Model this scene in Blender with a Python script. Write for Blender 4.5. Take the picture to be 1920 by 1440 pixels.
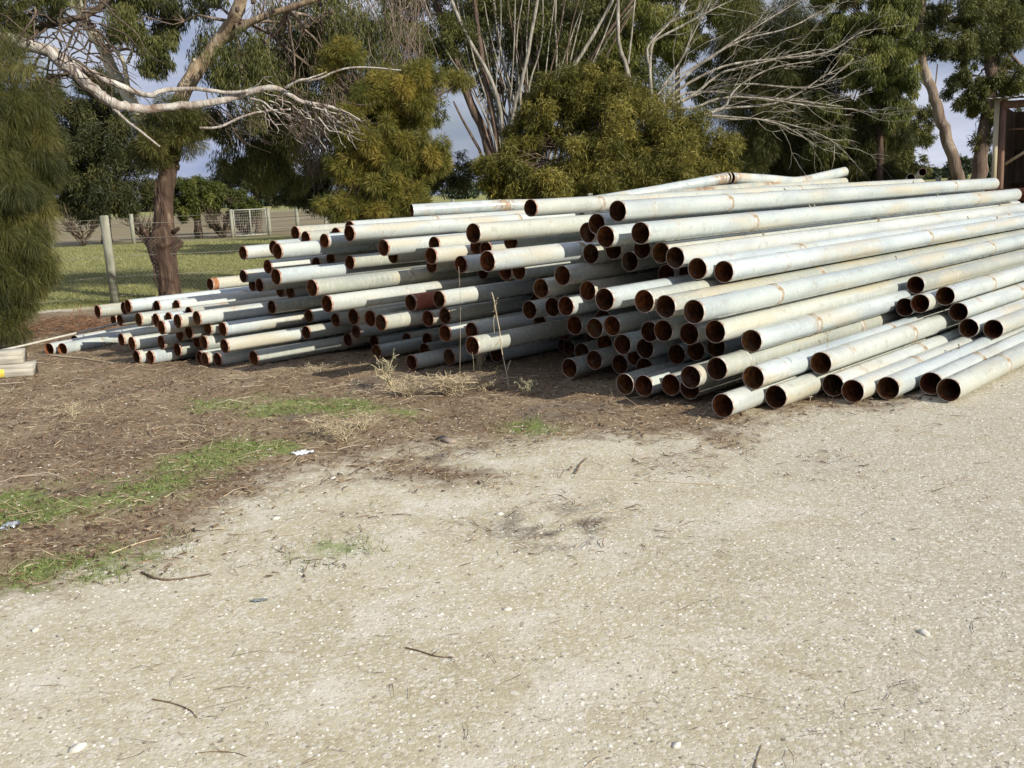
import bpy, math, random
import numpy as np
from mathutils import Vector, Matrix

# ------------------------------------------------------------------ clear
for o in list(bpy.data.objects): bpy.data.objects.remove(o)
scene = bpy.context.scene
COL = scene.collection

# ------------------------------------------------------------------ camera
F_PX = 1900.0; CAM_H = 1.6
PITCH = math.radians(10.74); ROLL = math.radians(-2.508)
cam_data = bpy.data.cameras.new('camera')
cam = bpy.data.objects.new('camera', cam_data); COL.objects.link(cam)
cam_data.sensor_fit = 'HORIZONTAL'; cam_data.sensor_width = 36.0
cam_data.lens = 36.0 * F_PX / 1920.0
cam_data.clip_start = 0.05; cam_data.clip_end = 6000
_m = Matrix.Rotation(math.pi / 2 - PITCH, 4, 'X') @ Matrix.Rotation(ROLL, 4, 'Z')
_m.translation = Vector((0, 0, CAM_H))
cam.matrix_world = _m
scene.camera = cam
scene.render.resolution_x = 1024; scene.render.resolution_y = 768

# ------------------------------------------------------------------ sky and sun
SUN_EL = math.radians(27.5)
SUN_DIR = (0.78, -0.626)              # horizontal direction towards the sun
SUN_STRENGTH = 5.0
SKY_STRENGTH = 0.050
EXPOSURE = 0.19
w = bpy.data.worlds.new("World"); scene.world = w; w.use_nodes = True
nt = w.node_tree; nt.nodes.clear()
def wn(t, **k):
    n = nt.nodes.new(t)
    for a, b in k.items(): setattr(n, a, b)
    return n
sky = wn('ShaderNodeTexSky', sky_type='NISHITA', sun_disc=False, sun_elevation=SUN_EL,
         sun_rotation=math.atan2(SUN_DIR[0], SUN_DIR[1]), air_density=1.0, dust_density=1.5, ozone_density=1.2)
tc = wn('ShaderNodeTexCoord'); mp = wn('ShaderNodeMapping')
mp.inputs['Scale'].default_value = (1.2, 1.2, 4.5)
nz = wn('ShaderNodeTexNoise'); nz.inputs['Scale'].default_value = 2.2; nz.inputs['Detail'].default_value = 7
nz.inputs['Roughness'].default_value = 0.55
rmp = wn('ShaderNodeValToRGB'); rmp.color_ramp.elements[0].position = 0.34; rmp.color_ramp.elements[1].position = 0.60; rmp.color_ramp.elements[0].color = (.5, .5, .5, 1)
nz2 = wn('ShaderNodeTexNoise'); nz2.inputs['Scale'].default_value = 3.5; nz2.inputs['Detail'].default_value = 5
rm2 = wn('ShaderNodeValToRGB')
rm2.color_ramp.elements[0].color = (4.6, 5.9, 9.6, 1); rm2.color_ramp.elements[1].color = (14.0, 14.4, 16.2, 1)
rm2.color_ramp.elements[0].position = 0.35; rm2.color_ramp.elements[1].position = 0.7
mx = wn('ShaderNodeMixRGB'); bg = wn('ShaderNodeBackground'); ow = wn('ShaderNodeOutputWorld')
L = nt.links.new
L(tc.outputs['Generated'], mp.inputs['Vector']); L(mp.outputs[0], nz.inputs['Vector']); L(mp.outputs[0], nz2.inputs['Vector'])
L(nz.outputs['Fac'], rmp.inputs[0]); L(nz2.outputs['Fac'], rm2.inputs[0])
L(rmp.outputs[0], mx.inputs['Fac']); L(sky.outputs[0], mx.inputs[1]); L(rm2.outputs[0], mx.inputs[2])
L(mx.outputs[0], bg.inputs['Color']); bg.inputs['Strength'].default_value = SKY_STRENGTH
L(bg.outputs[0], ow.inputs['Surface'])
sd = bpy.data.lights.new('sun', 'SUN'); sd.energy = SUN_STRENGTH; sd.angle = math.radians(0.55); sd.color = (1.0, 0.94, 0.81)
sun = bpy.data.objects.new('sun', sd); COL.objects.link(sun)
_s = Vector((SUN_DIR[0] * math.cos(SUN_EL), SUN_DIR[1] * math.cos(SUN_EL), math.sin(SUN_EL)))
sun.rotation_euler = _s.to_track_quat('Z', 'Y').to_euler()
sun.location = (10, -8, 12)
vs = scene.view_settings
vs.view_transform = 'Standard'; vs.look = 'None'; vs.exposure = EXPOSURE; vs.gamma = 1.0; vs.use_curve_mapping = False

# ------------------------------------------------------------------ helpers
ROT = np.array(_m.to_3x3())
CAMP = np.array([0.0, 0.0, CAM_H])
def ray(x, y): return ROT @ np.array([(x - 960) / F_PX, -(y - 720) / F_PX, -1.0])
def at(x, y, t): return CAMP + ray(x, y) * t            # a pixel of the photograph at a depth in metres
def gnd(x, y, z=0.0):
    v = ray(x, y); return CAMP + v * ((z - CAM_H) / v[2])
PD = np.array([0.67259486, 0.74001091, 0.0])            # direction the pipes lie in
PU = np.array([PD[1], -PD[0], 0.0])
YAW = -math.atan2(PD[0], PD[1])

def tag(o, label=None, cat=None, group=None, kind=None):
    if label: o['label'] = label
    if cat: o['category'] = cat
    if group: o['group'] = group
    if kind: o['kind'] = kind
    return o
def empty(name, loc=(0, 0, 0)):
    o = bpy.data.objects.new(name, None); COL.objects.link(o); o.location = loc
    o.empty_display_size = 0.2
    return o
def link_mesh(name, me, parent=None, mat=None):
    if mat is not None and len(me.materials) == 0: me.materials.append(mat)
    o = bpy.data.objects.new(name, me); COL.objects.link(o)
    if parent is not None:
        o.parent = parent
    return o
def np_mesh(name, V, Fc, mat, smooth=False, fattr=None, vattr=None):
    """V (n,3); Fc (m,k) constant-size faces, or a list of such arrays"""
    V = np.asarray(V, np.float32)
    Fs = Fc if isinstance(Fc, list) else [Fc]
    Fs = [np.asarray(f, np.int32) for f in Fs if len(f)]
    me = bpy.data.meshes.new(name)
    me.vertices.add(len(V)); me.vertices.foreach_set('co', V.ravel())
    tot = np.concatenate([np.full(len(f), f.shape[1], np.int32) for f in Fs])
    idx = np.concatenate([f.ravel() for f in Fs])
    me.loops.add(len(idx)); me.loops.foreach_set('vertex_index', idx)
    me.polygons.add(len(tot))
    st = np.concatenate([[0], np.cumsum(tot)[:-1]]).astype(np.int32)
    me.polygons.foreach_set('loop_start', st)
    try: me.polygons.foreach_set('loop_total', tot)
    except Exception: pass
    if smooth: me.polygons.foreach_set('use_smooth', np.ones(len(tot), bool))
    me.update(calc_edges=True)
    if fattr is not None:
        for k, a in fattr.items():
            at_ = me.attributes.new(k, 'FLOAT', 'FACE'); at_.data.foreach_set('value', np.asarray(a, np.float32))
    if vattr is not None:
        for k, a in vattr.items():
            at_ = me.attributes.new(k, 'FLOAT', 'POINT'); at_.data.foreach_set('value', np.asarray(a, np.float32))
    if mat is not None: me.materials.append(mat)
    return me

class MB:
    """collects boxes, tubes and lathes into one mesh"""
    def __init__(s): s.v = []; s.f = {3: [], 4: []}; s.n = 0; s.big = []
    def add(s, V, F):
        V = np.asarray(V, float); s.v.append(V)
        for f in F:
            f = [i + s.n for i in f]
            if len(f) in (3, 4): s.f[len(f)].append(f)
            else:
                for k in range(1, len(f) - 1): s.f[3].append([f[0], f[k], f[k + 1]])
        s.n += len(V)
    def box(s, c, size, rot=None):
        sx, sy, sz = [q / 2 for q in size]
        V = np.array([[x, y, z] for x in (-sx, sx) for y in (-sy, sy) for z in (-sz, sz)])
        if rot is not None: V = V @ np.asarray(rot).T
        V = V + np.asarray(c)
        s.add(V, [(0, 1, 3, 2), (4, 6, 7, 5), (0, 4, 5, 1), (2, 3, 7, 6), (0, 2, 6, 4), (1, 5, 7, 3)])
    def tube(s, pts, rad, k=6, caps=True, jitter=0.0, rng=None):
        P = np.asarray(pts, float); n = len(P)
        rad = np.full(n, rad) if np.isscalar(rad) else np.asarray(rad, float)
        T = np.gradient(P, axis=0); T /= np.linalg.norm(T, axis=1)[:, None] + 1e-9
        ref = np.array([0, 0, 1.0]) if abs(T[0][2]) < .9 else np.array([1.0, 0, 0])
        a = np.linspace(0, 2 * np.pi, k, endpoint=False)
        V = []
        X = np.cross(T[0], ref); X /= np.linalg.norm(X)
        for i in range(n):
            X = X - T[i] * (X @ T[i]); X /= np.linalg.norm(X) + 1e-9
            Y = np.cross(T[i], X)
            rr = rad[i] * (np.ones(k) if not jitter else 1 + rng.uniform(-jitter, jitter, k))
            V.append(P[i] + (np.cos(a) * rr)[:, None] * X + (np.sin(a) * rr)[:, None] * Y)
        F = [(i * k + j, i * k + (j + 1) % k, (i + 1) * k + (j + 1) % k, (i + 1) * k + j) for i in range(n - 1) for j in range(k)]
        if caps: F += [tuple(range(k))[::-1], tuple((n - 1) * k + j for j in range(k))]
        s.add(np.concatenate(V), F)
    def build(s, name, mat, parent=None, smooth=False):
        V = np.concatenate(s.v)
        fs = [np.array(s.f[k]) for k in (3, 4) if s.f[k]]
        return link_mesh(name, np_mesh(name, V, fs, mat, smooth), parent)

# ------------------------------------------------------------------ materials
def srgb(r, g, b):
    f = lambda c: (c / 255 / 12.92) if c / 255 <= 0.04045 else ((c / 255 + 0.055) / 1.055) ** 2.4
    return (f(r), f(g), f(b), 1)
class NT:
    def __init__(s, name, rough=0.8, metallic=0.0, spec=0.3):
        s.m = bpy.data.materials.new(name); s.m.use_nodes = True
        s.t = s.m.node_tree; s.t.nodes.clear()
        s.out = s.n('ShaderNodeOutputMaterial'); s.b = s.n('ShaderNodeBsdfPrincipled')
        s.b.inputs['Roughness'].default_value = rough; s.b.inputs['Metallic'].default_value = metallic
        s.b.inputs['Specular IOR Level'].default_value = spec
        s.l(s.b.outputs[0], s.out.inputs['Surface'])
        s.tc = s.n('ShaderNodeTexCoord')
    def n(s, t, **k):
        o = s.t.nodes.new(t)
        for a, b in k.items(): setattr(o, a, b)
        return o
    def l(s, a, b): s.t.links.new(a, b)
    def noise(s, scale, detail=4, vec=None, rough=0.55, dist=0.0, stretch=None):
        o = s.n('ShaderNodeTexNoise'); o.inputs['Scale'].default_value = scale; o.inputs['Detail'].default_value = detail
        o.inputs['Roughness'].default_value = rough; o.inputs['Distortion'].default_value = dist
        v = vec if vec is not None else s.tc.outputs['Object']
        if stretch:
            m = s.n('ShaderNodeMapping'); m.inputs['Scale'].default_value = stretch; s.l(v, m.inputs['Vector']); v = m.outputs[0]
        s.l(v, o.inputs['Vector']); return o.outputs['Fac']
    def vor(s, scale, vec=None, feature='F1', out='Distance'):
        o = s.n('ShaderNodeTexVoronoi', feature=feature); o.inputs['Scale'].default_value = scale
        s.l(vec if vec is not None else s.tc.outputs['Object'], o.inputs['Vector']); return o.outputs[out]
    def ramp(s, fac, stops):
        o = s.n('ShaderNodeValToRGB'); e = o.color_ramp.elements
        while len(e) > 1: e.remove(e[-1])
        e[0].position = stops[0][0]; e[0].color = stops[0][1]
        for p, c in stops[1:]:
            q = e.new(p); q.color = c
        s.l(fac, o.inputs[0]); return o.outputs[0]
    def step(s, fac, a, b):
        o = s.n('ShaderNodeMapRange'); o.clamp = True; o.interpolation_type = 'SMOOTHSTEP'
        o.inputs['From Min'].default_value = a; o.inputs['From Max'].default_value = b
        s.l(fac, o.inputs['Value']); return o.outputs['Result']
    def math(s, op, a, b=None):
        o = s.n('ShaderNodeMath', operation=op)
        for i, q in enumerate((a, b)):
            if q is None: continue
            if isinstance(q, (int, float)): o.inputs[i].default_value = q
            else: s.l(q, o.inputs[i])
        return o.outputs[0]
    def mix(s, fac, a, b, mode='MIX'):
        o = s.n('ShaderNodeMixRGB', blend_type=mode)
        for i, q in ((0, fac), (1, a), (2, b)):
            if isinstance(q, (int, float)): o.inputs[i].default_value = q
            elif isinstance(q, tuple): o.inputs[i].default_value = q
            else: s.l(q, o.inputs[i])
        return o.outputs[0]
    def attr(s, name):
        o = s.n('ShaderNodeAttribute'); o.attribute_name = name; return o.outputs['Fac']
    def rnd(s): return s.n('ShaderNodeObjectInfo').outputs['Random']
    def color(s, c):
        if isinstance(c, tuple): s.b.inputs['Base Color'].default_value = c
        else: s.l(c, s.b.inputs['Base Color'])
        return s
    def bump(s, h, strength=0.3, dist=0.01):
        o = s.n('ShaderNodeBump'); o.inputs['Strength'].default_value = strength; o.inputs['Distance'].default_value = dist
        s.l(h, o.inputs['Height']); s.l(o.outputs[0], s.b.inputs['Normal']); return s

def c3(r, g, b): return (r, g, b, 1)

def leaf_mat(name, dark, mid, light, transl=0.3, rough=0.55):
    q = NT(name, rough, 0, 0.35)
    a = q.attr('tone')
    c = q.ramp(a, [(0.0, dark), (0.5, mid), (1.0, light)])
    q.color(c)
    tr = q.n('ShaderNodeBsdfTranslucent'); q.l(c, tr.inputs['Color'])
    ms = q.n('ShaderNodeMixShader'); ms.inputs[0].default_value = transl
    q.l(q.b.outputs[0], ms.inputs[1]); q.l(tr.outputs[0], ms.inputs[2]); q.l(ms.outputs[0], q.out.inputs['Surface'])
    return q.m
def bark_mat(name, a, b, c=None, scale=6, stretch=(1, 1, 0.25)):
    q = NT(name, 0.85, 0, 0.2)
    n1 = q.noise(scale, 6, stretch=stretch, dist=1.0); n2 = q.noise(scale * 5, 3)
    col = q.ramp(n1, [(0.32, a), (0.55, b), (0.72, c or b)])
    col = q.mix(q.math('MULTIPLY', q.step(n2, 0.5, 0.8), 0.4), col, a)
    q.color(col).bump(q.math('ADD', n1, q.math('MULTIPLY', q.noise(scale * 2.2, 6, stretch=(1, 1, .2), dist=2.0), 0.8)), 0.9, 0.04)
    return q.m

RNG = np.random.default_rng(7)
# ------------------------------------------------------------------ pipes
def m_barrel():
    q = NT('galvanised_steel', 0.5, 0.05, 0.45)
    oi = q.n('ShaderNodeObjectInfo'); r = oi.outputs['Random']
    vm = q.n('ShaderNodeVectorMath', operation='ADD'); cb = q.n('ShaderNodeCombineXYZ')
    q.l(q.math('MULTIPLY', r, 37.0), cb.inputs[0]); q.l(q.math('MULTIPLY', r, 91.0), cb.inputs[1])
    q.l(q.tc.outputs['Object'], vm.inputs[0]); q.l(cb.outputs[0], vm.inputs[1]); v = vm.outputs[0]
    base = q.ramp(q.noise(3.2, 5, v, stretch=(2.0, 0.35, 2.0)), [(0.3, c3(.40, .43, .44)), (0.5, c3(.51, .54, .53)), (0.72, c3(.61, .625, .59))])
    tint = q.ramp(r, [(0.0, c3(.66, .65, .56)), (0.3, c3(.86, .84, .74)), (0.55, c3(1, 1, .97)), (0.8, c3(.84, .88, .86)), (1.0, c3(.92, .97, 1))])
    base = q.mix(1.0, base, tint, 'MULTIPLY')
    # spangle and spiral drag marks
    sp = q.noise(60, 2, v, stretch=(1, 0.5, 1)); base = q.mix(q.math('MULTIPLY', q.step(sp, 0.45, 0.7), 0.22), base, c3(.40, .43, .46))
    st = q.noise(9, 4, v, stretch=(1.0, 6.0, 1.0)); base = q.mix(q.math('MULTIPLY', q.step(st, 0.52, 0.72), 0.30), base, c3(.80, .80, .75))
    # cream dust and lichen lying in long patches
    d = q.noise(1.6, 6, v, stretch=(2.5, 0.5, 2.5)); base = q.mix(q.math('MULTIPLY', q.step(d, 0.48, 0.66), 0.7), base, c3(.50, .44, .31))
    g = q.noise(14, 5, v, stretch=(1, 0.7, 1)); base = q.mix(q.math('MULTIPLY', q.step(g, 0.56, 0.72), 0.5), base, c3(.27, .26, .22))
    # rust round the couplings, lugs and the cut end
    s = q.attr('stain'); n = q.noise(16, 5, v, stretch=(1, 0.4, 1))
    ru = q.step(q.math('ADD', s, q.math('MULTIPLY', q.math('SUBTRACT', n, 0.5), 1.1)), 0.34, 0.85)
    rc = q.ramp(n, [(0.3, c3(.13, .06, .025)), (0.55, c3(.34, .20, .09)), (0.8, c3(.50, .38, .22))])
    base = q.mix(q.math('MULTIPLY', ru, 0.85), base, rc)
    fr = q.noise(5, 7, v, 0.7); base = q.mix(q.math('MULTIPLY', q.step(fr, 0.69, 0.74), 0.7), base, c3(.24, .10, .04))
    q.color(base).bump(q.math('ADD', q.math('MULTIPLY', sp, 0.4), st), 0.14, 0.004)
    q.l(q.step(g, 0.2, 1.2), q.b.inputs['Roughness'])
    q.b.inputs['Roughness'].default_value = 0.45
    return q.m
def m_bore():
    q = NT('rusted_bore', 0.9, 0, 0.2)
    oi = q.n('ShaderNodeObjectInfo'); r = oi.outputs['Random']
    vm = q.n('ShaderNodeVectorMath', operation='ADD'); cb = q.n('ShaderNodeCombineXYZ')
    q.l(q.math('MULTIPLY', r, 37.0), cb.inputs[0]); q.l(q.tc.outputs['Object'], vm.inputs[0]); q.l(cb.outputs[0], vm.inputs[1])
    n = q.noise(22, 6, vm.outputs[0]); c = q.ramp(n, [(0.3, c3(.055, .024, .011)), (0.5, c3(.14, .060, .024)), (0.7, c3(.30, .135, .046))])
    c = q.mix(1.0, c, q.ramp(r, [(0, c3(.7, .6, .55)), (.4, c3(1.3, 1.0, .8)), (.7, c3(.55, .5, .5)), (1, c3(1.5, 1.5, 1.2))]), 'MULTIPLY')
    c = q.mix(q.math('MULTIPLY', q.step(q.noise(7, 4, vm.outputs[0]), .55, .66), .6), c, c3(.20, .15, .10))
    q.color(c).bump(n, 0.8, 0.012)
    return q.m
MAT_BARREL = m_barrel(); MAT_BORE = m_bore()
def m_simple(name, a, b, scale=8, rough=0.7, metallic=0.0, bump=0.3, stretch=None, spec=0.3):
    q = NT(name, rough, metallic, spec); n = q.noise(scale, 6, stretch=stretch)
    q.color(q.ramp(n, [(0.35, a), (0.65, b)])).bump(n, bump, 0.01); return q.m
MAT_RIM = m_simple('worn_pipe_rim', c3(.26, .15, .10), c3(.60, .57, .52), 22, 0.6)
MAT_RIM_RED = m_simple('rust_red_rim', c3(.24, .10, .06), c3(.50, .36, .28), 22, 0.7)
MAT_BAND = m_simple('coupling_band_steel', c3(.30, .22, .13), c3(.62, .61, .56), 18, 0.6, 0.2)
MAT_LUG = m_simple('lug_steel', c3(.20, .14, .09), c3(.42, .38, .32), 40, 0.6, 0.2)
MAT_REDOX = m_simple('red_oxide_steel', c3(.24, .075, .045), c3(.32, .11, .07), 12, 0.7)
MAT_ORANGE = m_simple('orange_rust', c3(.26, .10, .045), c3(.44, .21, .10), 14, 0.8)

PL = 9.3
def cyl_grid(R, ys, k, flip=False, jit=None):
    a = np.linspace(0, 2 * np.pi, k, endpoint=False); n = len(ys)
    Rr = R if not np.isscalar(R) else np.full(n, R)
    V = np.zeros((n, k, 3)); V[..., 0] = np.cos(a)[None] * Rr[:, None]; V[..., 2] = np.sin(a)[None] * Rr[:, None]; V[..., 1] = np.asarray(ys)[:, None]
    if jit is not None: V[..., 0] *= 1 + jit; V[..., 2] *= 1 + jit
    i, j = np.meshgrid(np.arange(n - 1), np.arange(k), indexing='ij'); j2 = (j + 1) % k
    F = np.stack([i * k + j, i * k + j2, (i + 1) * k + j2, (i + 1) * k + j], -1).reshape(-1, 4)
    if flip: F = F[:, ::-1]
    return V.reshape(-1, 3), F
KS = 36
def pipe_meshes(seed, bands, lugs, L=PL, rust_end=0.35):
    rg = np.random.default_rng(seed)
    R = 0.085
    ys = np.unique(np.concatenate([np.linspace(0, .12, 6), np.linspace(.12, L, int(L / .09))]))
    a = np.linspace(0, 2 * np.pi, KS, endpoint=False)
    jit = 0.008 * np.sin(a[None] * 2 + rg.uniform(0, 6)) * np.sin(ys[:, None] * 1.1 + rg.uniform(0, 6)) + 0.003 * np.sin(a[None] * 3 + ys[:, None] * 2.3)
    for q in range(9):   # shallow dents
        y0 = rg.uniform(.6, L - .5); a0 = rg.uniform(0, 6.28)
        jit -= rg.uniform(.02, .07) * np.exp(-((ys[:, None] - y0) / rg.uniform(.05, .14)) ** 2 - ((np.angle(np.exp(1j * (a[None] - a0)))) / .35) ** 2)
    jit[:6] *= np.array([0, 0, .2, .4, .7, .9])[:, None]; jit[-2:] = 0; jit = np.clip(jit, -.08, .01)
    V, F = cyl_grid(R, ys, KS, False, jit)
    st = np.zeros((len(ys), KS))
    up = np.clip(np.sin(a)[None], -.3, 1)
    for b in bands:
        st += np.exp(-((ys[:, None] - b) / .10) ** 2) * (0.66 * rg.uniform(.5, 1.1)) * (0.75 + .25 * np.cos(a[None] - rg.uniform(0, 6)))
    for (y, an) in lugs:
        st += .42 * np.exp(-((ys[:, None] - y) / .10) ** 2 - ((np.angle(np.exp(1j * (a[None] - an)))) / .5) ** 2)
    st += rust_end * np.exp(-(ys[:, None] / .035) ** 2)
    # seam of tiny rust ticks
    me_b = np_mesh('barrel', V, F, MAT_BARREL, True, vattr={'stain': st.ravel()})
    yb = np.concatenate([[0.0015, .03, .08], np.linspace(.2, L - .2, 12), [L - .08, L - .03, L - .0015]]); rb = np.full(len(yb), R * .90); rb[:2] = rb[-2:] = R * .97; rb[2] = rb[-3] = R * .95
    V, F = cyl_grid(rb, yb, KS, True)
    me_i = np_mesh('rusted_bore', V, F, MAT_BORE, True)
    return me_b, me_i
def rim_mesh(mat, y=0.0, L=.018, sgn=1):
    R = .085
    prof = [(R * .971, .004), (R * .971, -.002), (R * .99, -.004), (R * 1.016, -.001), (R * 1.018, .008), (R * 1.003, .016)]
    a = np.linspace(0, 2 * np.pi, KS, endpoint=False); V = []
    for rr, yy in prof:
        V.append(np.stack([np.cos(a) * rr, np.full(KS, y + sgn * yy), np.sin(a) * rr], 1))
    V = np.concatenate(V); n = len(prof)
    i, j = np.meshgrid(np.arange(n - 1), np.arange(KS), indexing='ij'); j2 = (j + 1) % KS
    F = np.stack([i * KS + j, (i + 1) * KS + j, (i + 1) * KS + j2, i * KS + j2], -1).reshape(-1, 4)
    if sgn < 0: F = F[:, ::-1]
    return np_mesh('rim', V, F[:, ::-1], mat, True)
def band_mesh(w=.07):
    R = .085 * 1.012
    ys = np.array([0, .001, .004, w - .004, w - .001, w]); rr = np.array([R * .99, R * 1.012, R * 1.022, R * 1.022, R * 1.012, R * .99])
    # a clamp with two raised beads
    V, F = cyl_grid(rr, ys, KS); return np_mesh('coupling_band', V, F, MAT_BAND, True)
def weld_mesh():
    R = .085 * 1.004
    V, F = cyl_grid(np.array([R * .99, R * 1.016, R * 1.016, R * .99]), np.array([0, .004, .010, .014]), KS); return np_mesh('weld_bead', V, F, MAT_BAND, True)
def lug_mesh(an):
    m = MB(); R = .085
    c = np.array([math.cos(an), 0, math.sin(an)]); t = np.array([-math.sin(an), 0, math.cos(an)])
    m.tube([c * R * .98 - t * .012, c * (R + .026) - t * .012, c * (R + .030) + t * .004 + np.array([0, .02, 0]), c * (R + .012) + np.array([0, .045, 0])], .0055, 6)
    V = np.concatenate(m.v); fs = [np.array(m.f[k]) for k in (3, 4) if m.f[k]]
    return np_mesh('lug', V, fs, MAT_LUG)
RIM = rim_mesh(MAT_RIM); RIM_RED = rim_mesh(MAT_RIM_RED); RIM_FAR = rim_mesh(MAT_RIM, PL, sgn=-1)
BAND = band_mesh(); WELD = weld_mesh()
UP = math.pi / 2
VAR = []
for seed, bands, welds, lugs in [
        (1, [1.62, 7.5], [0.42], [(2.9, UP + .5), (6.1, UP - .3)]),
        (2, [2.35], [6.9, .35], [(1.1, UP + .2), (4.4, UP + .9)]),
        (3, [], [3.3, 8.1], [(1.9, UP + .7), (5.4, UP + .1), (7.7, UP + .4)]),
        (4, [1.1, 6.2], [], [(3.6, UP + .2)]),
        (5, [4.1], [0.9], [(2.1, UP + 1.1), (6.6, UP + .3)]),
        (6, [], [5.6], [(1.45, UP + .35), (3.9, UP - .1), (8.2, UP + .6)]),
        (7, [0.95, 5.1], [7.2], [])]:
    b, i = pipe_meshes(seed, bands + welds, lugs)
    VAR.append((b, i, bands, welds, [(y, lug_mesh(an)) for y, an in lugs]))

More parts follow.
